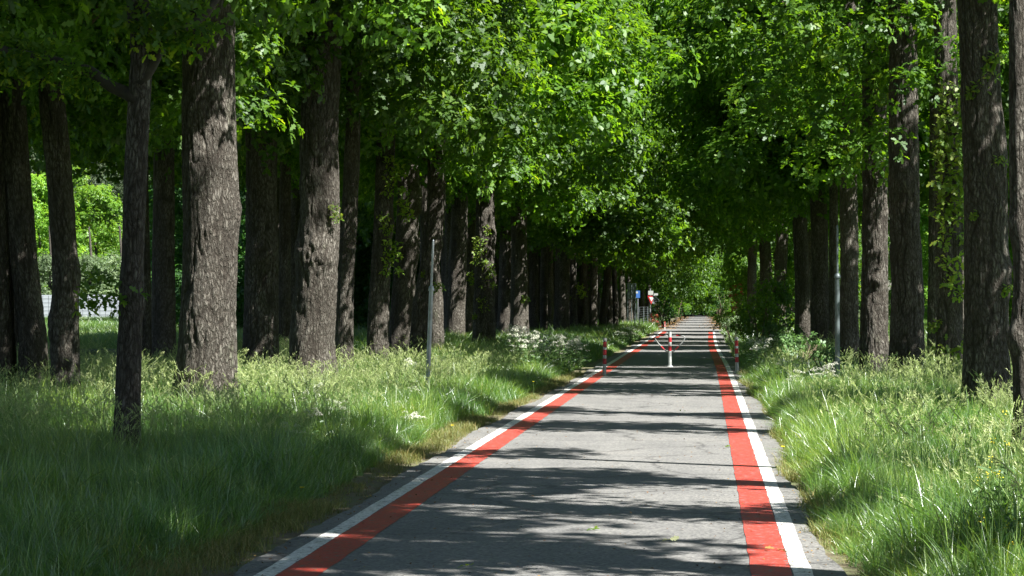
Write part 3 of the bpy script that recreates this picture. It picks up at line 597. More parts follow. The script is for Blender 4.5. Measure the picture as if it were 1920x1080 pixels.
for i in range(12):
    Y = 105 + i*17 + RND.uniform(-4, 4); X = 12 + RND.uniform(0, 5) + i*.6
    backtree('bright', X+4, Y, 'forest_tree', 'green tree glimpsed between the trunks at right', 'trees behind the right oaks')
for i in range(8):
    Y = 70 + i*22; X = 17 + i*2.6
    backtree('bright', X, Y, 'forest_tree', 'sunny green tree glimpsed between the trunks at right', 'sunny trees behind the right oaks', .8)
for i in range(11):
    X = -20 + i*4 + RND.uniform(-1, 1); Y = 376 + RND.uniform(0, 14)
    backtree('back', X, Y, 'forest_tree', 'dark tree closing the far end of the road', 'trees closing the road', 1.2, 1.4)
for i in range(9):
    X = -18 + i*4.3; Y = 398 + RND.uniform(0, 8)
    backtree('back', X, Y, 'forest_tree', 'dark tree closing the far end of the road', 'trees closing the road', 1.3, 1.9)
# the sunny gap at left
for i, (px, Y, k, lab, sc) in enumerate([(70, 262, 'bright', 'yellow-green sunlit tree behind the pale wall', .95), (175, 270, 'bright', 'mid green sunlit tree behind the pale wall, right of the yellow-green one', .9), (120, 285, 'bright', 'sunlit tree between the two in front of it behind the pale wall', 1.1), (20, 275, 'bright', 'sunlit tree behind the pale wall, at the left edge', 1.0), (-60, 268, 'bright', 'sunlit tree behind the pale wall beyond the left edge', 1.0)]):
    backtree(k, XZ(px, Y), Y, 'broadleaf_tree', lab, None, sc)
for i, (px, Y, lab) in enumerate([(90, 244, 'grey-green willow over the wall, left one'), (165, 246, 'grey-green willow over the wall, middle one above the dark streak'), (222, 243, 'grey-green willow over the wall, right one')]):
    backtree('grey', XZ(px, Y), Y, 'willow_bush', lab, None, .9, .8)
for i, (px, Y, lab) in enumerate([(212, 300, 'pine with a reddish trunk and grey needles in the sunny gap'), (150, 330, 'pine behind the sunlit tree in the gap'), (250, 320, 'pine behind the thin forked trunk'), (80, 335, 'pine at the back left of the gap')]):
    backtree('pine', XZ(px, Y), Y, 'pine_tree', lab, None, 1.2, .95, .9, 'bark_pine')
for i in range(8):
    backtree('back', XZ(-40+i*45, 352), 352, 'forest_tree', 'dark tree at the very back of the sunny gap', 'trees at the back of the sunny gap', 1.2, 1.5)

# ------------------------------------------------------------------ shrubs
def shrub(name, X, Y, rx, ry, h, seed, mat, size, dens, label, cat='shrub', group=None, shape=OVAL, nb=26):
    rng = np.random.RandomState(seed)
    bl = []
    for k in range(nb):
        an = rng.uniform(0, 6.28); r = rng.uniform(0, 1)**.5; z = rng.uniform(.12, 1)
        q = math.sqrt(max(.05, 1-(z*.9)**2))
        bl.append((rx*r*q*math.cos(an), ry*r*q*math.sin(an), h*z, rng.uniform(.2, .34)*min(rx, h)))
    V, f, c, rn = blob_foliage(rng, bl, dens, 6, size, shape, .8)
    t = empty(name, (X, Y, 0), label, cat, group)
    fo = link('foliage', mesh_np('foliage', V, f, c, mat, fattr={'rnd': rn}), t); fo['kind'] = 'stuff'
    mb = MB()
    for k in range(7):
        a = rng.uniform(0, 6.28); mb.tube([(0, 0, -.05), (rx*.25*math.cos(a), ry*.25*math.sin(a), h*.4), (rx*.6*math.cos(a), ry*.6*math.sin(a), h*.8)], [.03, .02, .008], 6)
    mb.build('stems', M['twig'], t)
    return t
shrub('hazel_shrub', XZ(1440, 96), 96, 1.35, 1.2, 2.6, 1, M['leaf'], .11, 16, 'wide green shrub among the right-hand trunks, behind the striped post', nb=46)
shrub('hazel_shrub', XZ(1462, 104), 104, 1.2, 1.2, 3.2, 2, M['leaf'], .11, 14, 'tall loose shrub under the leaning oak on the right', nb=30)
shrub('hazel_shrub', XZ(1403, 108), 108, 1.0, 1.0, 1.9, 3, M['leaf'], .11, 16, 'dark low shrub right beside the road just past the right striped post', nb=30)
shrub('hazel_shrub', XZ(1425, 86), 86, 1.0, 1.0, 1.9, 41, M['leaf'], .10, 18, 'rounded green shrub in front of the wide one, right of the striped post', nb=34)
shrub('nettle_clump', XZ(1455, 74), 74, .9, 1.0, 1.15, 42, M['fern'], .09, 22, 'tall weeds before the green shrubs at right', 'weeds', nb=24)
shrub('nettle_clump', XZ(1500, 58), 58, .8, .8, .95, 43, M['fern'], .09, 22, 'grey-green weeds left of the foot of the dark pole', 'weeds', nb=22)
shrub('nettle_clump', XZ(1555, 47), 47, .55, .5, .85, 44, M['fern'], .08, 26, 'grey-green weeds at the foot of the dark pole', 'weeds', nb=18)
shrub('red_leaved_bush', XZ(1380, 116), 116, .55, .55, 2.6, 4, M['leaf_red'], .09, 20, 'bush with red young leaves at the right of the road', nb=16)
shrub('pale_grass_bush', XZ(1372, 100), 100, .55, 1.2, 1.15, 5, M['leaf_grey'], .06, 45, 'pale silvery bush at the right road edge before the dark wood', nb=20)
shrub('hazel_shrub', XZ(1358, 150), 150, .9, 1.2, 1.2, 6, M['leaf_bright'], .09, 20, 'low bright shrub at the right edge of the far road')
shrub('hazel_shrub', XZ(1243, 178), 178, 1.0, 1.3, 2.3, 7, M['leaf_dark'], .11, 18, 'dark shrub at the left road edge where the painted lines end', nb=30)
shrub('red_leaved_bush', XZ(1225, 172), 172, .6, .6, 1.0, 8, M['leaf_red'], .09, 20, 'small dark red bush below the give-way sign', nb=12)
shrub('hazel_shrub', XZ(1255, 200), 200, .9, 1.3, 3.0, 9, M['leaf_bright'], .11, 18, 'bright sunlit shrub at the left edge of the far road', nb=26)
shrub('rose_bush', XZ(1236, 190), 190, .8, .8, 2.6, 10, M['leaf'], .10, 14, 'flowering bush right of the give-way sign', nb=16)
for i, (px, Y) in enumerate([(1268, 240), (1276, 262), (1284, 285), (1358, 235), (1352, 262), (1347, 290)]):
    shrub('roadside_shrub', XZ(px, Y), Y, 1.5, 2.0, 3.4, 20+i, M['leaf_dark'] if i % 3 else M['leaf'], .14, 12, ['shrub on the left edge of the dark far road, nearest', 'shrub on the left edge of the dark far road, middle', 'shrub on the left edge of the dark far road, farthest', 'shrub on the right edge of the dark far road, nearest', 'shrub on the right edge of the dark far road, middle', 'shrub on the right edge of the dark far road, farthest'][i], nb=24)
shrub('elder_shrub', XZ(690, 100)-1, 118, 2.2, 2, 3.4, 31, M['leaf_dark'], .14, 8, 'dark shrub low between the trunks left of the shooting oak', nb=24)

# ------------------------------------------------------------------ grass
def blade_tuft(name, seed, n, rad, hmin, hmax, width, mat, bend=.35, segs=4, wind=(-.12, -.05)):
    rng = np.random.RandomState(seed)
    a = rng.uniform(0, 6.28, n); r = rad*rng.uniform(0, 1, n)**.5
    x0, y0 = r*np.cos(a), r*np.sin(a); az = rng.uniform(0, 6.28, n); h = rng.uniform(hmin, hmax, n)*rng.uniform(.7, 1, n)
    b = h*rng.uniform(.1, 1, n)*bend*rng.uniform(.6, 1.8, n); fa = rng.uniform(0, 6.28, n)
    V = []; Fl = []; idx = 0
    t = np.linspace(0, 1, segs+1)
    for i in range(n):
        cx = x0[i]+(b[i]*math.cos(az[i])+wind[0]*h[i])*t**2; cyy = y0[i]+(b[i]*math.sin(az[i])+wind[1]*h[i])*t**2; cz = h[i]*(t-.28*(b[i]/h[i])*t**3)
        wd = width*rng.uniform(.6, 1.3)*(1-t**2.2)+.0006; dx, dy = math.cos(fa[i])*wd/2, math.sin(fa[i])*wd/2
        V.append(np.stack([np.stack([cx-dx, cyy-dy, cz], 1), np.stack([cx+dx, cyy+dy, cz], 1)], 1).reshape(-1, 3))
        for k in range(segs):
            q = idx+2*k; Fl += [q, q+1, q+3, q+2]
        idx += 2*(segs+1)
    cnt = np.full(n*segs, 4); rnd = np.repeat(np.clip(rng.beta(2, 2.5, n), 0, 1), segs)
    return mesh_np(name, np.concatenate(V), Fl, cnt, mat, fattr={'rnd': rnd})
def seed_tuft(name, seed, n, rad, hmin, hmax, head, lush=1.0):
    """flowering stems: thin curved stalk and a drooping, feathery head"""
    rng = np.random.RandomState(seed); V = []; Fl = []; ct = []; rn = []; idx = 0
    for i in range(n):
        a, r = rng.uniform(0, 6.28), rad*rng.uniform(0, 1)**.5; h = rng.uniform(hmin, hmax); az = rng.uniform(0, 6.28); b = h*rng.uniform(.08, .4)
        dx, dy = math.cos(az)*b-.12*h, math.sin(az)*b-.04*h
        f = lambda t: np.array([r*math.cos(a)+dx*t**2.2, r*math.sin(a)+dy*t**2.2, h*(t-.16*t**4)])
        ts = np.linspace(0, 1, 6)
        for k, t in enumerate(ts):
            p = f(t); V += [p+[-.0012, 0, 0], p+[.0012, 0, 0]]
            if k < 5: Fl += [idx+2*k, idx+2*k+1, idx+2*k+3, idx+2*k+2]; ct.append(4); rn.append(.15)
        idx += 12
        hl = head*rng.uniform(.7, 1.2); t0 = 1-hl/h; kk = 16
        for k in range(kk):
            t = t0+(1-t0)*k/kk; p = f(t); tp = f(min(1.02, t+.03))-f(t); tp /= max(1e-6, np.linalg.norm(tp))
            o = rng.normal(size=3); o /= np.linalg.norm(o); L = .020*lush*(1.2-.6*k/kk); d = tp*.8+o*.5*lush; s = np.cross(d, o); s = s/max(1e-6, np.linalg.norm(s))*.0034
            V += [p, p+d*L*.5+s, p+d*L, p+d*L*.5-s]; Fl += [idx, idx+1, idx+2, idx+3]; ct.append(4); rn.append(rng.uniform(.3, 1)); idx += 4
    return mesh_np(name, np.array(V), Fl, ct, M['seed'], fattr={'rnd': rn})

def scatter(name, templates, pts, rot, scl, tilt, pick, label, mat=None):
    """one object: the points of a mesh carry copies of the tuft meshes (geometry nodes)"""
    me = bpy.data.meshes.new(name); me.vertices.add(len(pts)); me.vertices.foreach_set('co', np.asarray(pts, np.float32).ravel())
    r3 = np.stack([tilt[:, 0], tilt[:, 1], rot], 1).astype(np.float32)
    a = me.attributes.new('rot', 'FLOAT_VECTOR', 'POINT'); a.data.foreach_set('vector', r3.ravel())
    a = me.attributes.new('scl', 'FLOAT_VECTOR', 'POINT'); a.data.foreach_set('vector', np.asarray(scl, np.float32).ravel())
    a = me.attributes.new('pick', 'INT', 'POINT'); a.data.foreach_set('value', np.asarray(pick, np.int32))
    for t in templates:
        for m_ in t.materials:
            if m_.name not in [q.name for q in me.materials]: me.materials.append(m_)
    o = link(name, me); tag(o, kind='stuff'); o['label'] = label
    g = bpy.data.node_groups.new(name, 'GeometryNodeTree')
    g.interface.new_socket('Geometry', in_out='INPUT', socket_type='NodeSocketGeometry'); g.interface.new_socket('Geometry', in_out='OUTPUT', socket_type='NodeSocketGeometry')
    gi = g.nodes.new('NodeGroupInput'); go = g.nodes.new('NodeGroupOutput')
    g2i = g.nodes.new('GeometryNodeGeometryToInstance')
    for t in reversed(templates):
        to = bpy.data.objects.new(t.name+'_source', t)          # never linked to the scene: only its mesh is read
        oi = g.nodes.new('GeometryNodeObjectInfo'); oi.inputs['Object'].default_value = to; oi.inputs['As Instance'].default_value = False
        g.links.new(oi.outputs['Geometry'], g2i.inputs[0])
    iop = g.nodes.new('GeometryNodeInstanceOnPoints'); iop.inputs['Pick Instance'].default_value = True
    def na(nm, ty):
        n = g.nodes.new('GeometryNodeInputNamedAttribute'); n.data_type = ty; n.inputs[0].default_value = nm; return n.outputs[0]
    g.links.new(gi.outputs[0], iop.inputs['Points']); g.links.new(g2i.outputs[0], iop.inputs['Instance'])
    g.links.new(na('pick', 'INT'), iop.inputs['Instance Index'])
    e2r = g.nodes.new('FunctionNodeEulerToRotation'); g.links.new(na('rot', 'FLOAT_VECTOR'), e2r.inputs[0]); g.links.new(e2r.outputs[0], iop.inputs['Rotation'])
    g.links.new(na('scl', 'FLOAT_VECTOR'), iop.inputs['Scale'])
    g.links.new(iop.outputs[0], go.inputs[0])
    md = o.modifiers.new('scatter', 'NODES'); md.node_group = g
    return o

TUF = [blade_tuft('grass_tuft', 100+i, 42, .11, .30, .66, .008, M['grass'], .5) for i in range(5)]
TUF_T = [blade_tuft('tall_tuft', 110+i, 34, .10, .5, .85, .0065, M['grass'], .45) for i in range(3)]
TUF_B = [blade_tuft('broad_tuft', 115+i, 14, .12, .55, .95, .013, M['grass'], .95, 6) for i in range(3)]
TUF_F = [blade_tuft('wide_tuft', 120+i, 40, .24, .35, .70, .015, M['grass'], .5, 3) for i in range(3)]
TUF_S = [blade_tuft('short_tuft', 130+i, 30, .10, .05, .16, .005, M['dry'], .9, 3) for i in range(3)]
SEEDT = [seed_tuft('seed_tuft', 140+i, 7, .14, .65, .98, .11, 1.0) for i in range(3)] + [seed_tuft('seed_tuft', 145+i, 6, .14, .7, 1.0, .15, 1.9) for i in range(2)]

def field(x0f, x1f, y0, y1, dens, rng):
    """random points between two edges, density as a function of distance"""
    out = []
    ys = np.arange(y0, y1, 1.0)
    for y in ys:
        a, b = x0f(y), x1f(y)
        n = rng.poisson(max(0, (b-a))*dens(y))
        out.append(np.stack([rng.uniform(a, b, n), rng.uniform(y, y+1, n)], 1))
    return np.concatenate(out)
def clump(p, s, seed):
    return vnoise(p[:, 0]/s+500, p[:, 1]/s+500, 400, seed)
GL1 = lambda y: lsw(y)-.42                       # where the left verge begins to carry grass
GR0 = lambda y: rsw(y)+.14
rg = np.random.RandomState(77)
def lay(name, xa, xb, y0, y1, dens, temps, far=False, hs=1.0, label='', edge=None, keep=None, seed=1, flat=False):
    p = field(xa, xb, y0, y1, dens, rg)
    c = clump(p, .9, seed)*.5 + clump(p, 3.1, seed+1)*.5
    if keep is not None: p_ = keep(p, c); p = p[p_]; c = c[p_]
    n = len(p); e = np.ones(n) if edge is None else edge(p)
    h = hs*(1.04+.75*c)*rg.uniform(.8, 1.15, n)*e
    wd = np.clip(h, .6, 1.3)*(1 if not far else 1.25)
    pts = np.stack([p[:, 0], p[:, 1], np.full(n, -.05 if not flat else -.03)], 1)
    return scatter(name, temps, pts, rg.uniform(0, 6.28, n), np.stack([wd, wd, h], 1), rg.normal(0, .09, (n, 2)), rg.randint(0, len(temps), n), label)
# height falls towards the road
edL = lambda p: np.clip((lsw(p[:, 1].mean())-.30-p[:, 0])/.6, .22, 1)**.6
edR = lambda p: np.clip((p[:, 0]-.95)/.35, .4, 1)**.7
FL = lambda y: -.292*y-1.6
FR = lambda y: .134*y+1.2
lay('meadow_grass', FL, lambda y: lsw(y)-.45, 12, 36, lambda y: 75, TUF+TUF_T+TUF_B, hs=.66, edge=edL, seed=2, label='tall green meadow grass along the left verge near the camera')
lay('meadow_grass', FL, lambda y: lsw(y)-.40, 36, 75, lambda y: 42, TUF+TUF_F+TUF_B, hs=.64, edge=edL, seed=3, label='tall grass among the left oaks in the middle distance')
lay('meadow_grass', lambda y: max(FL(y), -30), lambda y: lsw(y)-.35, 75, 235, lambda y: 14 if y < 130 else 6, TUF_F, far=True, hs=.85, edge=edL, seed=4, label='grass at the foot of the distant left oaks')
lay('meadow_grass', lambda y: rsw(y)+.12, FR, 10, 40, lambda y: 85, TUF+TUF_T+TUF_B, hs=.68, edge=edR, seed=5, label='tall pale grass along the right verge near the camera')
lay('meadow_grass', lambda y: rsw(y)+.10, FR, 40, 80, lambda y: 55, TUF+TUF_F+TUF_B, hs=.68, edge=edR, seed=6, label='tall grass among the right oaks in the middle distance')
lay('meadow_grass', lambda y: rsw(y)+.2, lambda y: min(FR(y), 22), 80, 240, lambda y: 14 if y < 130 else 5, TUF_F, far=True, hs=.8, edge=edR, seed=7, label='grass at the foot of the distant right oaks')
lay('short_verge_grass', lambda y: lsw(y)-.85, lambda y: lsw(y)-.06, 12, 60, lambda y: 120, TUF_S, hs=.8, seed=8, flat=True, keep=lambda p, c: (rg.uniform(0, 1, len(p)) < np.clip((-3.06-p[:, 0])/.22, .15, 1)) & (c > -.25+.5*rg.normal(size=len(p))), label='short trodden grass on the left dirt edge')
lay('short_verge_grass', lambda y: rsw(y)+.03, lambda y: rsw(y)+.5, 12, 60, lambda y: 130, TUF_S, hs=.9, seed=9, flat=True, keep=lambda p, c: c > -.1+.4*rg.normal(size=len(p)), label='short dry grass on the right dirt edge')
# flowering stems, in drifts
lay('flowering_grass', FL, lambda y: lsw(y)-1.1, 12, 62, lambda y: 9 if y < 22 else 20, SEEDT, hs=.84, seed=10, keep=lambda p, c: (rg.uniform(0, 1, len(p)) < np.clip(.14+.022*(p[:, 1]-20)+1.1*c, .05, .6)), label='arching pale seed heads of the grass by the left trunks')
lay('flowering_grass', lambda y: rsw(y)+.45, FR, 12, 70, lambda y: 22, SEEDT, hs=.84, seed=11, keep=lambda p, c: (c > -.3) & (rg.uniform(0, 1, len(p)) < .10+.34*np.clip((p[:, 0]-1.8)/2, 0, 1)+.4*np.clip(c, 0, 1)), label='pale seed heads of the tall grass on the right verge')
# sunny meadow in the gap before the wall
lay('gap_meadow', lambda y: XZ(30, y), lambda y: XZ(260, y), 120, 236, lambda y: 5, TUF_F, far=True, hs=.9, seed=12, label='sunny rough grass in front of the pale wall')

# ------------------------------------------------------------------ white umbellifers
def umbel_mesh(seed, heads, h, spread, hs):
    rng = np.random.RandomState(seed); stems = MB(); pos = []; tip = []; nr = []
    top = []
    for i in range(heads):
        a = rng.uniform(0, 6.28); r = spread*rng.uniform(.1, 1)**.6; z = h*rng.uniform(.72, 1)
        e = Vector((r*math.cos(a), r*math.sin(a), z)); stems.tube([(0, 0, -.05), (e.x*.25, e.y*.25, z*.55), e], [.005, .004, .002], 5, False); top.append(e)
    for e in top:
        m = 46
        a = rng.uniform(0, 6.28, m); r = hs*rng.uniform(0, 1, m)**.5
        p = np.stack([e.x+r*np.cos(a), e.y+r*np.sin(a), e.z-.95*r**2/hs+rng.uniform(-.010, .012, m)], 1)
        pos.append(p); tip.append(np.stack([np.cos(a), np.sin(a), rng.uniform(-.1, .3, m)], 1)); nr.append(np.stack([rng.normal(0, .3, m), rng.normal(0, .3, m)-.3, np.ones(m)], 1))
    pos, tip, nr = map(np.concatenate, (pos, tip, nr))
    V, f, c = leaves(pos, tip, nr, np.full(len(pos), .015), OVAL[:, :]*[1, 1.6], rng, 0)
    fl = mesh_np('umbels', V, f, c, M['umbel'], fattr={'rnd': rng.uniform(0, 1, len(c))})
    m = 70; a = rng.uniform(0, 6.28, m); r = rng.uniform(.02, .2, m)
    p = np.stack([r*np.cos(a), r*np.sin(a), rng.uniform(.1, h*.7, m)], 1); t = np.stack([np.cos(a), np.sin(a), rng.uniform(-.3, .6, m)], 1)
    V, f, c = leaves(p, t, norm(rng.normal(0, .5, (m, 3))+[0, 0, 1]), np.full(m, .07), OAK, rng)
    lf = mesh_np('fern_leaves', V, f, c, M['fern'], fattr={'rnd': rng.uniform(0, 1, len(c))})
    return stems.mesh('stem', M['stem']), fl, lf
UMB = [umbel_mesh(200+i, 6+i, .82, .16, .045) for i in range(3)]
def umbel(Y, px, py, k, label, group, s=1.0, X=None):
    """plant whose flowers show near photo pixel (px, py) at distance Y"""
    q = P(px, py, Y); h = max(.35, q.z)
    t = empty('cow_parsley', (q.x, Y, 0), label, 'wildflower', group, RND.uniform(0, 6))
    a, b, c = UMB[k % 3]
    for nm, me in (('stem', a), ('umbels', b), ('fern_leaves', c)):
        o = link(nm, me, t); o.scale = (s, s, h/.8)
        if nm != 'stem': o['kind'] = 'stuff'
g1 = 'white flower umbels dotted in the grass left of the blue-grey pole'
for i, (px, py, Y) in enumerate([(745, 705, 40), (710, 730, 36), (772, 725, 38), (745, 752, 33), (765, 770, 31), (775, 782, 30), (585, 720, 31), (632, 745, 30), (580, 765, 27.5), (640, 752, 31), (550, 790, 26), (765, 672, 44)]):
    umbel(Y, px, py, i, ['white yarrow-like flowers left of the blue-grey pole, highest cluster', 'white flowers lowest left of the pair beside the blue-grey pole', 'white flowers closest to the foot of the blue-grey pole', 'white flowers midway down the slope left of the pole', 'small white flowers above the dry verge left of the pole', 'lowest small white flowers near the dry verge', 'white flowers before the bright gnarled oak', 'white flowers right below the slim dark oak', 'faint white flowers low before the bright gnarled oak', 'white flowers just right of those below the slim dark oak', 'leftmost faint white flowers low in the long grass', 'single white flower head before the trunk left of the pole'][i], g1, .75)
g2 = 'bank of white cow parsley at the left verge before the striped post'
rr = random.Random(9)
for i in range(64):
    Y = rr.uniform(56, 80); px = rr.uniform(962, 1090) - (Y-68)*.5; py = 612 + (px-960)*.19 + rr.uniform(-6, 34)
    umbel(Y, px, py, i, 'white flowering cow parsley in the dense bank before the left striped post', g2, 1.25)
g3 = 'cow parsley under the right-hand shrubs'
for i in range(26):
    Y = rr.uniform(60, 84); umbel(Y, rr.uniform(1405, 1500), rr.uniform(622, 665), i, 'faded cow parsley in shade beneath the green shrub at right', g3, 1.2)
for i in range(16):
    Y = rr.uniform(42, 50); umbel(Y, rr.uniform(1470, 1580), rr.uniform(668, 712), i, 'grey-green cow parsley by the foot of the dark pole at right', 'cow parsley round the dark pole', 1.1)
for i in range(14):
    Y = rr.uniform(98, 130); umbel(Y, rr.uniform(1150, 1195), rr.uniform(612, 628), i, 'white flowers in the grass beyond the left striped post', 'white flowers beyond the left striped post', 1.5)

# tall yellow-flowered weed and small yellow flowers
def weed(px, Y, h, label, seed, cat='wildflower'):
    rng = np.random.RandomState(seed); X = XZ(px, Y)
    t = empty('yellow_mustard_plant', (X, Y, 0), label, cat)
    mb = MB(); P_ = []; T_ = []; Fp = []
    mains = [(0, 0, h)] + [(rng.uniform(-.16, .16), rng.uniform(-.15, .15), h*rng.uniform(.6, .92)) for _ in range(5)]
    for (dx, dy, z) in mains:
        mb.tube([(0, 0, -.05), (dx*.35, dy*.35, z*.5), (dx, dy, z)], [.006, .004, .002], 6)
        for k in range(16):
            tt = rng.uniform(.15, .9); a = rng.uniform(0, 6.28); P_.append((dx*tt**1.5, dy*tt**1.5, z*tt)); T_.append((math.cos(a), math.sin(a), rng.uniform(-.1, .8)))
        for k in range(7):
            a = rng.uniform(0, 6.28); Fp.append((dx+.014*math.cos(a), dy+.014*math.sin(a), z+rng.uniform(-.03, .015)))
    mb.build('stem', M['stem'], t)
    V, f, c = leaves(np.array(P_), np.array(T_), norm(rng.normal(0, .5, (len(P_), 3))+[0, 0, 1]), rng.uniform(.05, .14, len(P_)), OVAL*[1, .45], rng)
    o = link('leaves', mesh_np('leaves', V, f, c, M['fern'], fattr={'rnd': rng.uniform(.3, 1, len(c))}), t); o['kind'] = 'stuff'
    V, f, c = leaves(np.array(Fp), rng.normal(size=(len(Fp), 3)), norm(rng.normal(0, .4, (len(Fp), 3))+[0, -.5, 1]), np.full(len(Fp), .010), OVAL*[1, 1.3], rng, 0)
    o = link('flowers', mesh_np('flowers', V, f, c, M['yellow'], fattr={'rnd': rng.uniform(0, 1, len(c))}), t); o['kind'] = 'stuff'
M['yellow'] = leafmat('yellow_petal', [(0, (.75, .60, .03)), (1, (.85, .75, .06))], (1.1, 1.1, .8), .3)
weed(1885, 15.6, 1.02, 'tall yellow-flowered weed in the lower right corner', 1)
weed(1862, 16.4, .80, 'yellow-flowered weed left of the tall one in the lower right corner', 2)
weed(1905, 15.0, .55, 'leafy low weed under the tall yellow-flowered one', 3)
weed(1840, 14.6, .45, 'leafy weed at the bottom edge left of the yellow flowers', 4)
for i, (px, py, Y, lab) in enumerate([(848, 798, 30.5, 'small yellow flower at the dry verge left of the white line'), (1000, 716, 45, 'small yellow flower in the left verge above the white line'), (566, 915, 19.8, 'small yellow flower in the shaded long grass'), (1468, 838, 26, 'small yellow flower at the right verge edge')]):
    q = P(px, py, Y); t = empty('buttercup', (q.x, Y, 0), lab, 'wildflower')
    MB().tube([(0, 0, -.05), (.01, 0, q.z*.5), (0, 0, q.z)], [.003, .002, .0015], 5).build('stem', M['stem'], t)
    a = np.arange(5)*1.2566
    V, f, c = leaves(np.tile([0, 0, q.z], (5, 1)), np.stack([np.cos(a), np.sin(a), a*0+.35], 1), np.tile([0., -.3, 1.], (5, 1)), np.full(5, .024), OVAL*[1, 1.5], rg, 0)
    link('flower', mesh_np('flower', V, f, c, M['yellow'], fattr={'rnd': a*0+.5}), t)

# ------------------------------------------------------------------ lamp posts
def steel_pole(px, Y, label, r0, hcol, r1, htop, mat, lean=0):
    t = empty('steel_pole', (XZ(px, Y), Y, 0), label, 'pole')
    MB().tube([(0, 0, -.1), (lean*hcol, 0, hcol)], [r0, r0*.94], 20).build('lower_tube', mat, t, smooth=False)
    MB().tube([(lean*hcol, 0, hcol-.03), (lean*hcol, 0, hcol), (lean*hcol, 0, hcol+.05)], [r0*1.35, r0*1.35, r0*.9], 20).build('collar', mat, t)
    MB().tube([(lean*hcol, 0, hcol+.03), (lean*htop, 0, htop), (lean*htop, 0, htop+.02)], [r1, r1*.9, r1*.4], 16).build('upper_tube', mat, t)
steel_pole(800, 40.5, 'blue-grey steel pole in the left verge before the brown oaks', .038, 1.95, .019, 2.75, M['zinc'], .04)
steel_pole(1570, 44.5, 'dark green-grey pole with a collar before the right-hand oaks', .046, 2.2, .022, 3.1, M['zinc_dark'])

# ------------------------------------------------------------------ striped posts and the barrier in the road
def band(mb_r, z0, z1, name, mat, parent, x=0, y=0, n=20):
    MB().tube([(x, y, z0), (x, y, z1)], mb_r, n).build(name, mat, parent)
def striped_post(px, Y, label, h=.92, r=.045, lean=0):
    t = empty('striped_post', (XZ(px, Y), Y, -.03), label, 'bollard'); t.rotation_euler = (0, lean, 0)
    e = [0, .36, .49, .58, .69, .77, .88]
    names = ['base_section', 'red_band', 'white_band', 'red_band', 'white_band', 'red_band', 'cap']
    hs = [0, .30, .43, .51, .64, .70, .83, h]
    for i in range(7):
        red = i in (1, 3, 5)
        band(r*(1.03 if red else 1), hs[i]*h/.92, hs[i+1]*h/.92, names[i], M['post_red'] if red else M['post_white'], t)
    MB().tube([(0, -r*1.04, h-.075), (0, -r*.6, h-.075)], .018, 12).build('reflector_hole', M['dark_hole'], t)
    MB().tube([(0, 0, -.02), (0, 0, .05)], [r*1.25, r*1.1], 16).build('foot', M['post_white'], t)
striped_post(1133, 58.5, 'red and white striped post on the left verge', lean=.02)
striped_post(1382, 60.5, 'red and white striped post on the right verge before the shrubs', lean=-.02)
striped_post(1246, 165, 'faint red and white post at the left road edge, beside the dark shrub', .62, .05)
BY = 66.5
t = empty('barrier_post', (XZ(1256, BY), BY, 0), 'white post with red bands and two bent tube wings, mid-road', 'bollard')
for z0, z1, nm, red in ((0, .43, 'post', 0), (.43, .56, 'red_band', 1), (.56, .67, 'white_band', 0), (.67, .80, 'red_band', 1), (.80, .95, 'cap', 0)):
    band(.047 if nm != 'cap' else .043, z0, z1, nm, M['post_red'] if red else M['post_white'], t)
MB().tube([(0, 0, .002), (0, 0, .03)], [.09, .07], 18).build('foot', M['post_white'], t)
for s in (-1, 1):
    pts = [(s*.04, 0, .845), (s*.20, 0, .843), (s*.32, 0, .84), (s*.38, 0, .825), (s*.402, 0, .79), (s*.385, 0, .73), (s*.30, 0, .62), (s*.20, 0, .52), (s*.11, 0, .43), (s*.03, 0, .40)]
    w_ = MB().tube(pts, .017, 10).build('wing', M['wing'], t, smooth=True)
    a = Vector((s*.17, 0, .844)); b = Vector((s*.29, 0, .842)); MB().tube([a, b], .0195, 10).build('red_band', M['post_red'], w_)
    a = Vector((s*.24, 0, .556)); b = Vector((s*.145, 0, .463)); MB().tube([a, b], .0195, 10).build('red_band', M['post_red'], w_)
    MB().tube([(s*.04, 0, .42), (s*.12, 0, .422)], .012, 8).build('brace', M['post_white'], t)

# ------------------------------------------------------------------ signs, far left
def prism(pts2, th, name, mat, parent, loc, rz):
    n = len(pts2); mb = MB(); mb.add([(x, -th/2, z) for x, z in pts2]+[(x, th/2, z) for x, z in pts2], [tuple(range(n)), tuple(range(2*n-1, n-1, -1))]+[(i, i+n, (i+1) % n+n, (i+1) % n) for i in range(n)])
    o = mb.build(name, mat, parent, loc, rz=rz); return o
YS = 192
t = empty('give_way_sign', (XZ(1219, YS), YS, 0), 'give-way triangle with red rim on a grey pole, grey plates around it', 'road sign')
MB().tube([(0, 0, 0), (0, 0, 2.9)], .045, 12).build('pole', M['zinc'], t)
zt = P(1222, 554.5, YS).z; zb = P(1222, 571, YS).z
tri = lambda s, o=0: [(-.45*s, zt-o), (0, zb+o*1.3), (.45*s, zt-o)]
prism([(-.46, zt), (0, zb), (.46, zt)], .02, 'red_triangle', M['sign_red'], t, (0.08, -.07, 0), math.radians(52))
prism([(-.29, zt-.105), (0, zb+.24), (.29, zt-.105)], .012, 'white_triangle', M['sign_white'], t, (.08+.79*.03, -.07-.62*.03, 0), math.radians(52))
prism([(-.2, -.16), (.2, -.16), (.2, .16), (-.2, .16)], .02, 'small_plate', M['sign_white'], t, (.05, -.05, P(1221, 549, YS).z), .1)
prism([(-.15, -.08), (.15, -.08), (.15, .08), (-.15, .08)], .02, 'small_plate', M['sign_white'], t, (.46, .02, P(1229.5, 552, YS).z), .1)
prism([(-.4, 0), (0, .4), (.4, 0), (0, -.4)], .02, 'diamond_plate', M['sign_back'], t, (.3, .12, P(1229, 562, YS).z), .15)
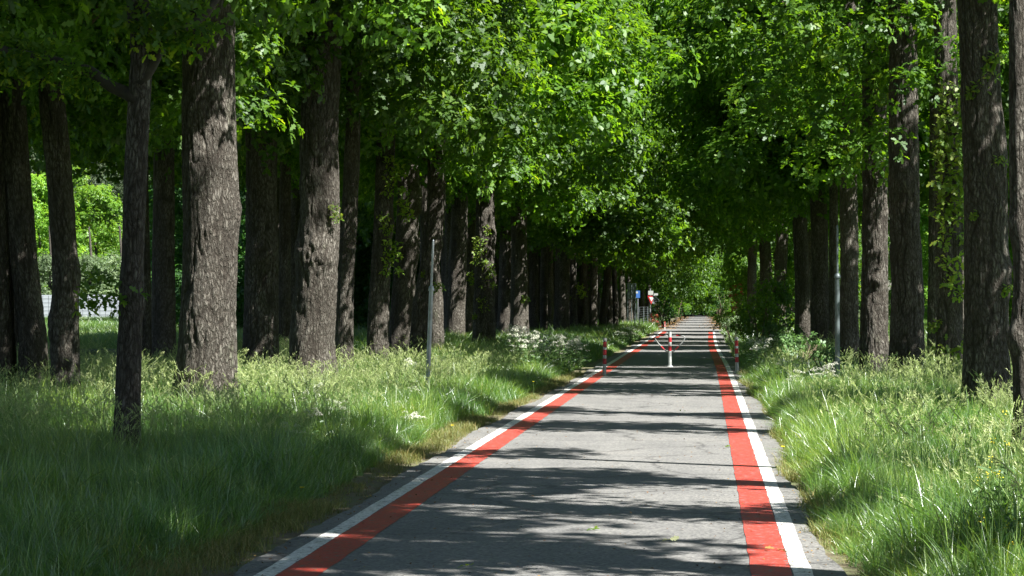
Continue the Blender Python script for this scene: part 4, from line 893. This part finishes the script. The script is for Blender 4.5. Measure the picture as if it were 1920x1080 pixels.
t = empty('information_sign', (XZ(1196, 196), 196, 0), 'small blue sign left of the give-way sign', 'road sign')
MB().tube([(0, 0, 0), (0, 0, 2.7)], .035, 12).build('pole', M['zinc'], t)
z1, z0 = P(1196, 545, 196).z, P(1196, 558.5, 196).z
prism([(-.17, z0), (.17, z0), (.17, z1), (-.17, z1)], .02, 'panel', M['sign_blue'], t, (0, -.05, 0), .1)
prism([(-.12, z1-.22), (.03, z1-.22), (.03, z1-.06), (-.12, z1-.06)], .006, 'pale_mark', M['sign_white'], t, (-.02, -.066, 0), .1)
t = empty('notice_board', (XZ(1184, 168), 168, 0), 'dark back of a tall notice board on two posts beside the blue sign', 'notice board')
z1, z0 = P(1184, 532, 168).z, P(1184, 560, 168).z
for x in (-.26, 0, .29): MB().tube([(x, 0, 0), (x, 0, z1)], .03, 10).build('post', M['zinc_dark'], t)
MB().box((-.15, .05, (z1+z0)/2), (.27, .03, z1-z0)).build('board', M['board'] if 'board' in M else M['zinc_dark'], t)
MB().box((.16, .05, (z1+z0)/2), (.29, .03, z1-z0)).build('board', M['zinc_dark'], t)
MB().box((0, .05, z1+.015), (.62, .05, .03)).build('top_frame', M['zinc'], t)
# wire fence running along beside it
t = empty('wire_fence', (XZ(1190, 150), 150, 0), 'thin wire mesh fence in the grass before the distant signs', 'fence')
for k in range(6):
    MB().tube([(k*.12, k*6, 0), (k*.12, k*6, 1.5)], .03, 8).build('post', M['zinc_dark'], t)
mb = MB()
for z in np.arange(.15, 1.5, .15): mb.tube([(0, 0, z), (.6, 30, z)], .004, 4, False)
o = mb.build('wires', M['zinc'], t); o['kind'] = 'stuff'

# ------------------------------------------------------------------ pale wall, guard rail, wooden rails in the gaps
YW = 226.0
t = empty('panel_wall', (XZ(150, YW), YW, 0), 'pale blue-grey wall of square concrete panels in the sunny gap at left', 'wall')
top = P(150, 553, YW).z; pw, ph = .545, .375; x0 = XZ(48, YW)-t.location.x; nx, nz = 20, 8
MB().box((x0+nx*pw/2, .12, top/2-.1), (nx*pw+.1, .1, top+.2)).build('backing', M['joint'], t)
bmn = MB(); a, b, e = pw/2-.014, .04, ph/2-.014
bmn.add([(-a, b, -e), (a, b, -e), (a, b, e), (-a, b, e), (-a+.01, -b, -e+.01), (a-.01, -b, -e+.01), (a-.01, -b, e-.01), (-a+.01, -b, e-.01)], [(4, 5, 6, 7), (0, 4, 7, 3), (1, 2, 6, 5), (0, 1, 5, 4), (3, 7, 6, 2), (0, 3, 2, 1)])
pm = bmn.mesh('panel', M['panel'])
for i in range(nx):
    for k in range(nz):
        link('panel', pm, t, (x0+(i+.5)*pw, 0.03+RND.uniform(-.006, .006), top-(k+.5)*ph))
o = MB().tube([(XZ(165, YW)-t.location.x, -.06, top-.1), (XZ(165, YW)-t.location.x+.03, -.06, top-1.4)], [.13, .03], 8).build('dark_streak', M['joint'], t); o.scale = (1, .12, 1); o.location.y = -.02
mb = MB().box((XZ(156, YW)-t.location.x, -.03, P(156, 571, YW).z), (.09, .015, .12)).build('blue_mark', M['sign_blue'], t)
YG = 62
xg = XZ(185, YG)
t = empty('guard_rail', (xg, YG, 0), 'low mossy steel guard rail in the shade left of the thin forked trunk', 'guard rail')
zt = P(190, 653, YG).z
def wbeam(x0, x1, z, name):
    prof = [(-.02, .15), (-.06, .12), (-.06, .06), (-.01, 0), (-.06, -.06), (-.06, -.12), (-.02, -.15)]
    mb = MB(); v = [(x, y, z+pz) for x in (x0, x1) for y, pz in prof] + [(x, y+.01, z+pz) for x in (x0, x1) for y, pz in prof]; n = 7
    f = [(i, i+1, n+i+1, n+i) for i in range(n-1)]+[(2*n+i, 3*n+i, 3*n+i+1, 2*n+i+1) for i in range(n-1)]
    return mb.add(v, f).build(name, M['rail_steel'], t)
for k in range(-1, 4):
    MB().box((k*1.33-.8, .06, zt/2-.05), (.1, .12, zt+.08)).build('post', M['rail_steel'], t)
for k in range(-1, 3): wbeam(k*1.33-.79, k*1.33+.52, zt-.16-.02*k, 'rail')
YF = 150
t = empty('wooden_rail_fence', (XZ(678, YF), YF, 0), 'pale wooden rail fence in the gap between two left trunks', 'fence')
for z, d in ((P(678, 590, YF).z, .14), (P(678, 597, YF).z, .08)):
    MB().box((0, 0, z), (3.2, .08, d)).build('rail', M['wood'], t)
for x in (-1.2, -.1, 1.1): MB().box((x, .09, .42), (.12, .1, .95)).build('post', M['wood'], t)

# ------------------------------------------------------------------ fallen leaves and litter on the road
def fallen(px, py, s, mat, label, n=3, seed=0):
    q = G(px, py); rng = np.random.RandomState(seed+300)
    V, f, c = leaves(np.stack([rng.uniform(-.05, .05, n), rng.uniform(-.06, .06, n), rng.uniform(.008, .02, n)], 1), np.stack([rng.normal(size=n), rng.normal(size=n), rng.uniform(-.1, .25, n)], 1), norm(rng.normal(0, .35, (n, 3))+[0, 0, 1]), np.full(n, s), OAK, rng, .15)
    me = mesh_np('fallen_leaf_sprig', V, f, c, mat, fattr={'rnd': rng.uniform(.5, 1, n)})
    o = link('fallen_leaf_sprig', me, None, (q.x, q.y, .006)); tag(o, label, 'leaf', 'fallen leaves on the road')
M['leaf_pale'] = leafmat('wilted_leaf', [(0, (.35, .40, .20)), (1, (.55, .58, .35))], (1.1, 1.1, .9), .3)
M['leaf_brown'] = leafmat('brown_leaf', [(0, (.13, .06, .03)), (1, (.30, .20, .07))], (1.1, 1.1, .9), .2)
fallen(1255, 1018, .075, M['leaf_pale'], 'pale wilted leaf sprig lying on the sunlit asphalt', 4, 1)
fallen(1117, 995, .06, M['leaf'], 'small green leaf sprig on the asphalt at a shadow edge', 3, 2)
fallen(1451, 1034, .07, M['leaf_brown'], 'curled brown and yellow leaf on the red line near the bottom edge', 4, 3)
fallen(872, 1066, .06, M['leaf_shoot'], 'green leaf in the shade at the bottom edge of the road', 3, 4)
fallen(1035, 968, .045, M['leaf_brown'], 'small brown leaf on the shaded band of the asphalt', 2, 5)
fallen(1278, 774, .06, M['leaf'], 'green leaf lying on the road in the middle distance', 2, 6)
fallen(1372, 840, .06, M['leaf'], 'green leaf beside the right red line', 2, 7)
lt = [mesh_np('litter_leaf', *leaves(np.zeros((1, 3)), np.array([[1., 0, .1]]), np.array([[0., 0, 1]]), np.array([1.0]), DIAM if k else OVAL, rg, .2)[:3], M['leaf_brown'], fattr={'rnd': [.2+.6*k]}) for k in range(2)]
n = 2600
yy = 11*np.exp(rg.uniform(0, 1, n)*math.log(150/11)); xx = np.where(rg.uniform(0, 1, n) < .45, rg.uniform(-2.9, .8, n), np.where(rg.uniform(0, 1, n) < .5, -3.0-np.abs(rg.normal(0, .25, n))+.15, .75+np.abs(rg.normal(0, .2, n))-.1))
sc_ = rg.uniform(.008, .034, n)
scatter('road_litter', lt, np.stack([xx, yy, np.where((xx > -3) & (xx < .85), .008, .0)], 1), rg.uniform(0, 6.28, n), np.stack([sc_]*3, 1), rg.normal(0, .25, (n, 2)), rg.randint(0, 2, n), 'small brown leaf and bud litter on the road and its edges')
n = 5200
yy = rg.uniform(165, 368, n); xx = np.where(rg.uniform(0, 1, n) < .5, -3.4+np.abs(rg.normal(0, .6, n)), 1.3-np.abs(rg.normal(0, .6, n)))
scatter('far_leaf_litter', lt, np.stack([xx, yy, np.full(n, .01)], 1), rg.uniform(0, 6.28, n), np.full((n, 3), .12), rg.normal(0, .25, (n, 2)), rg.randint(0, 2, n), 'brown leaf litter along the edges of the far road')
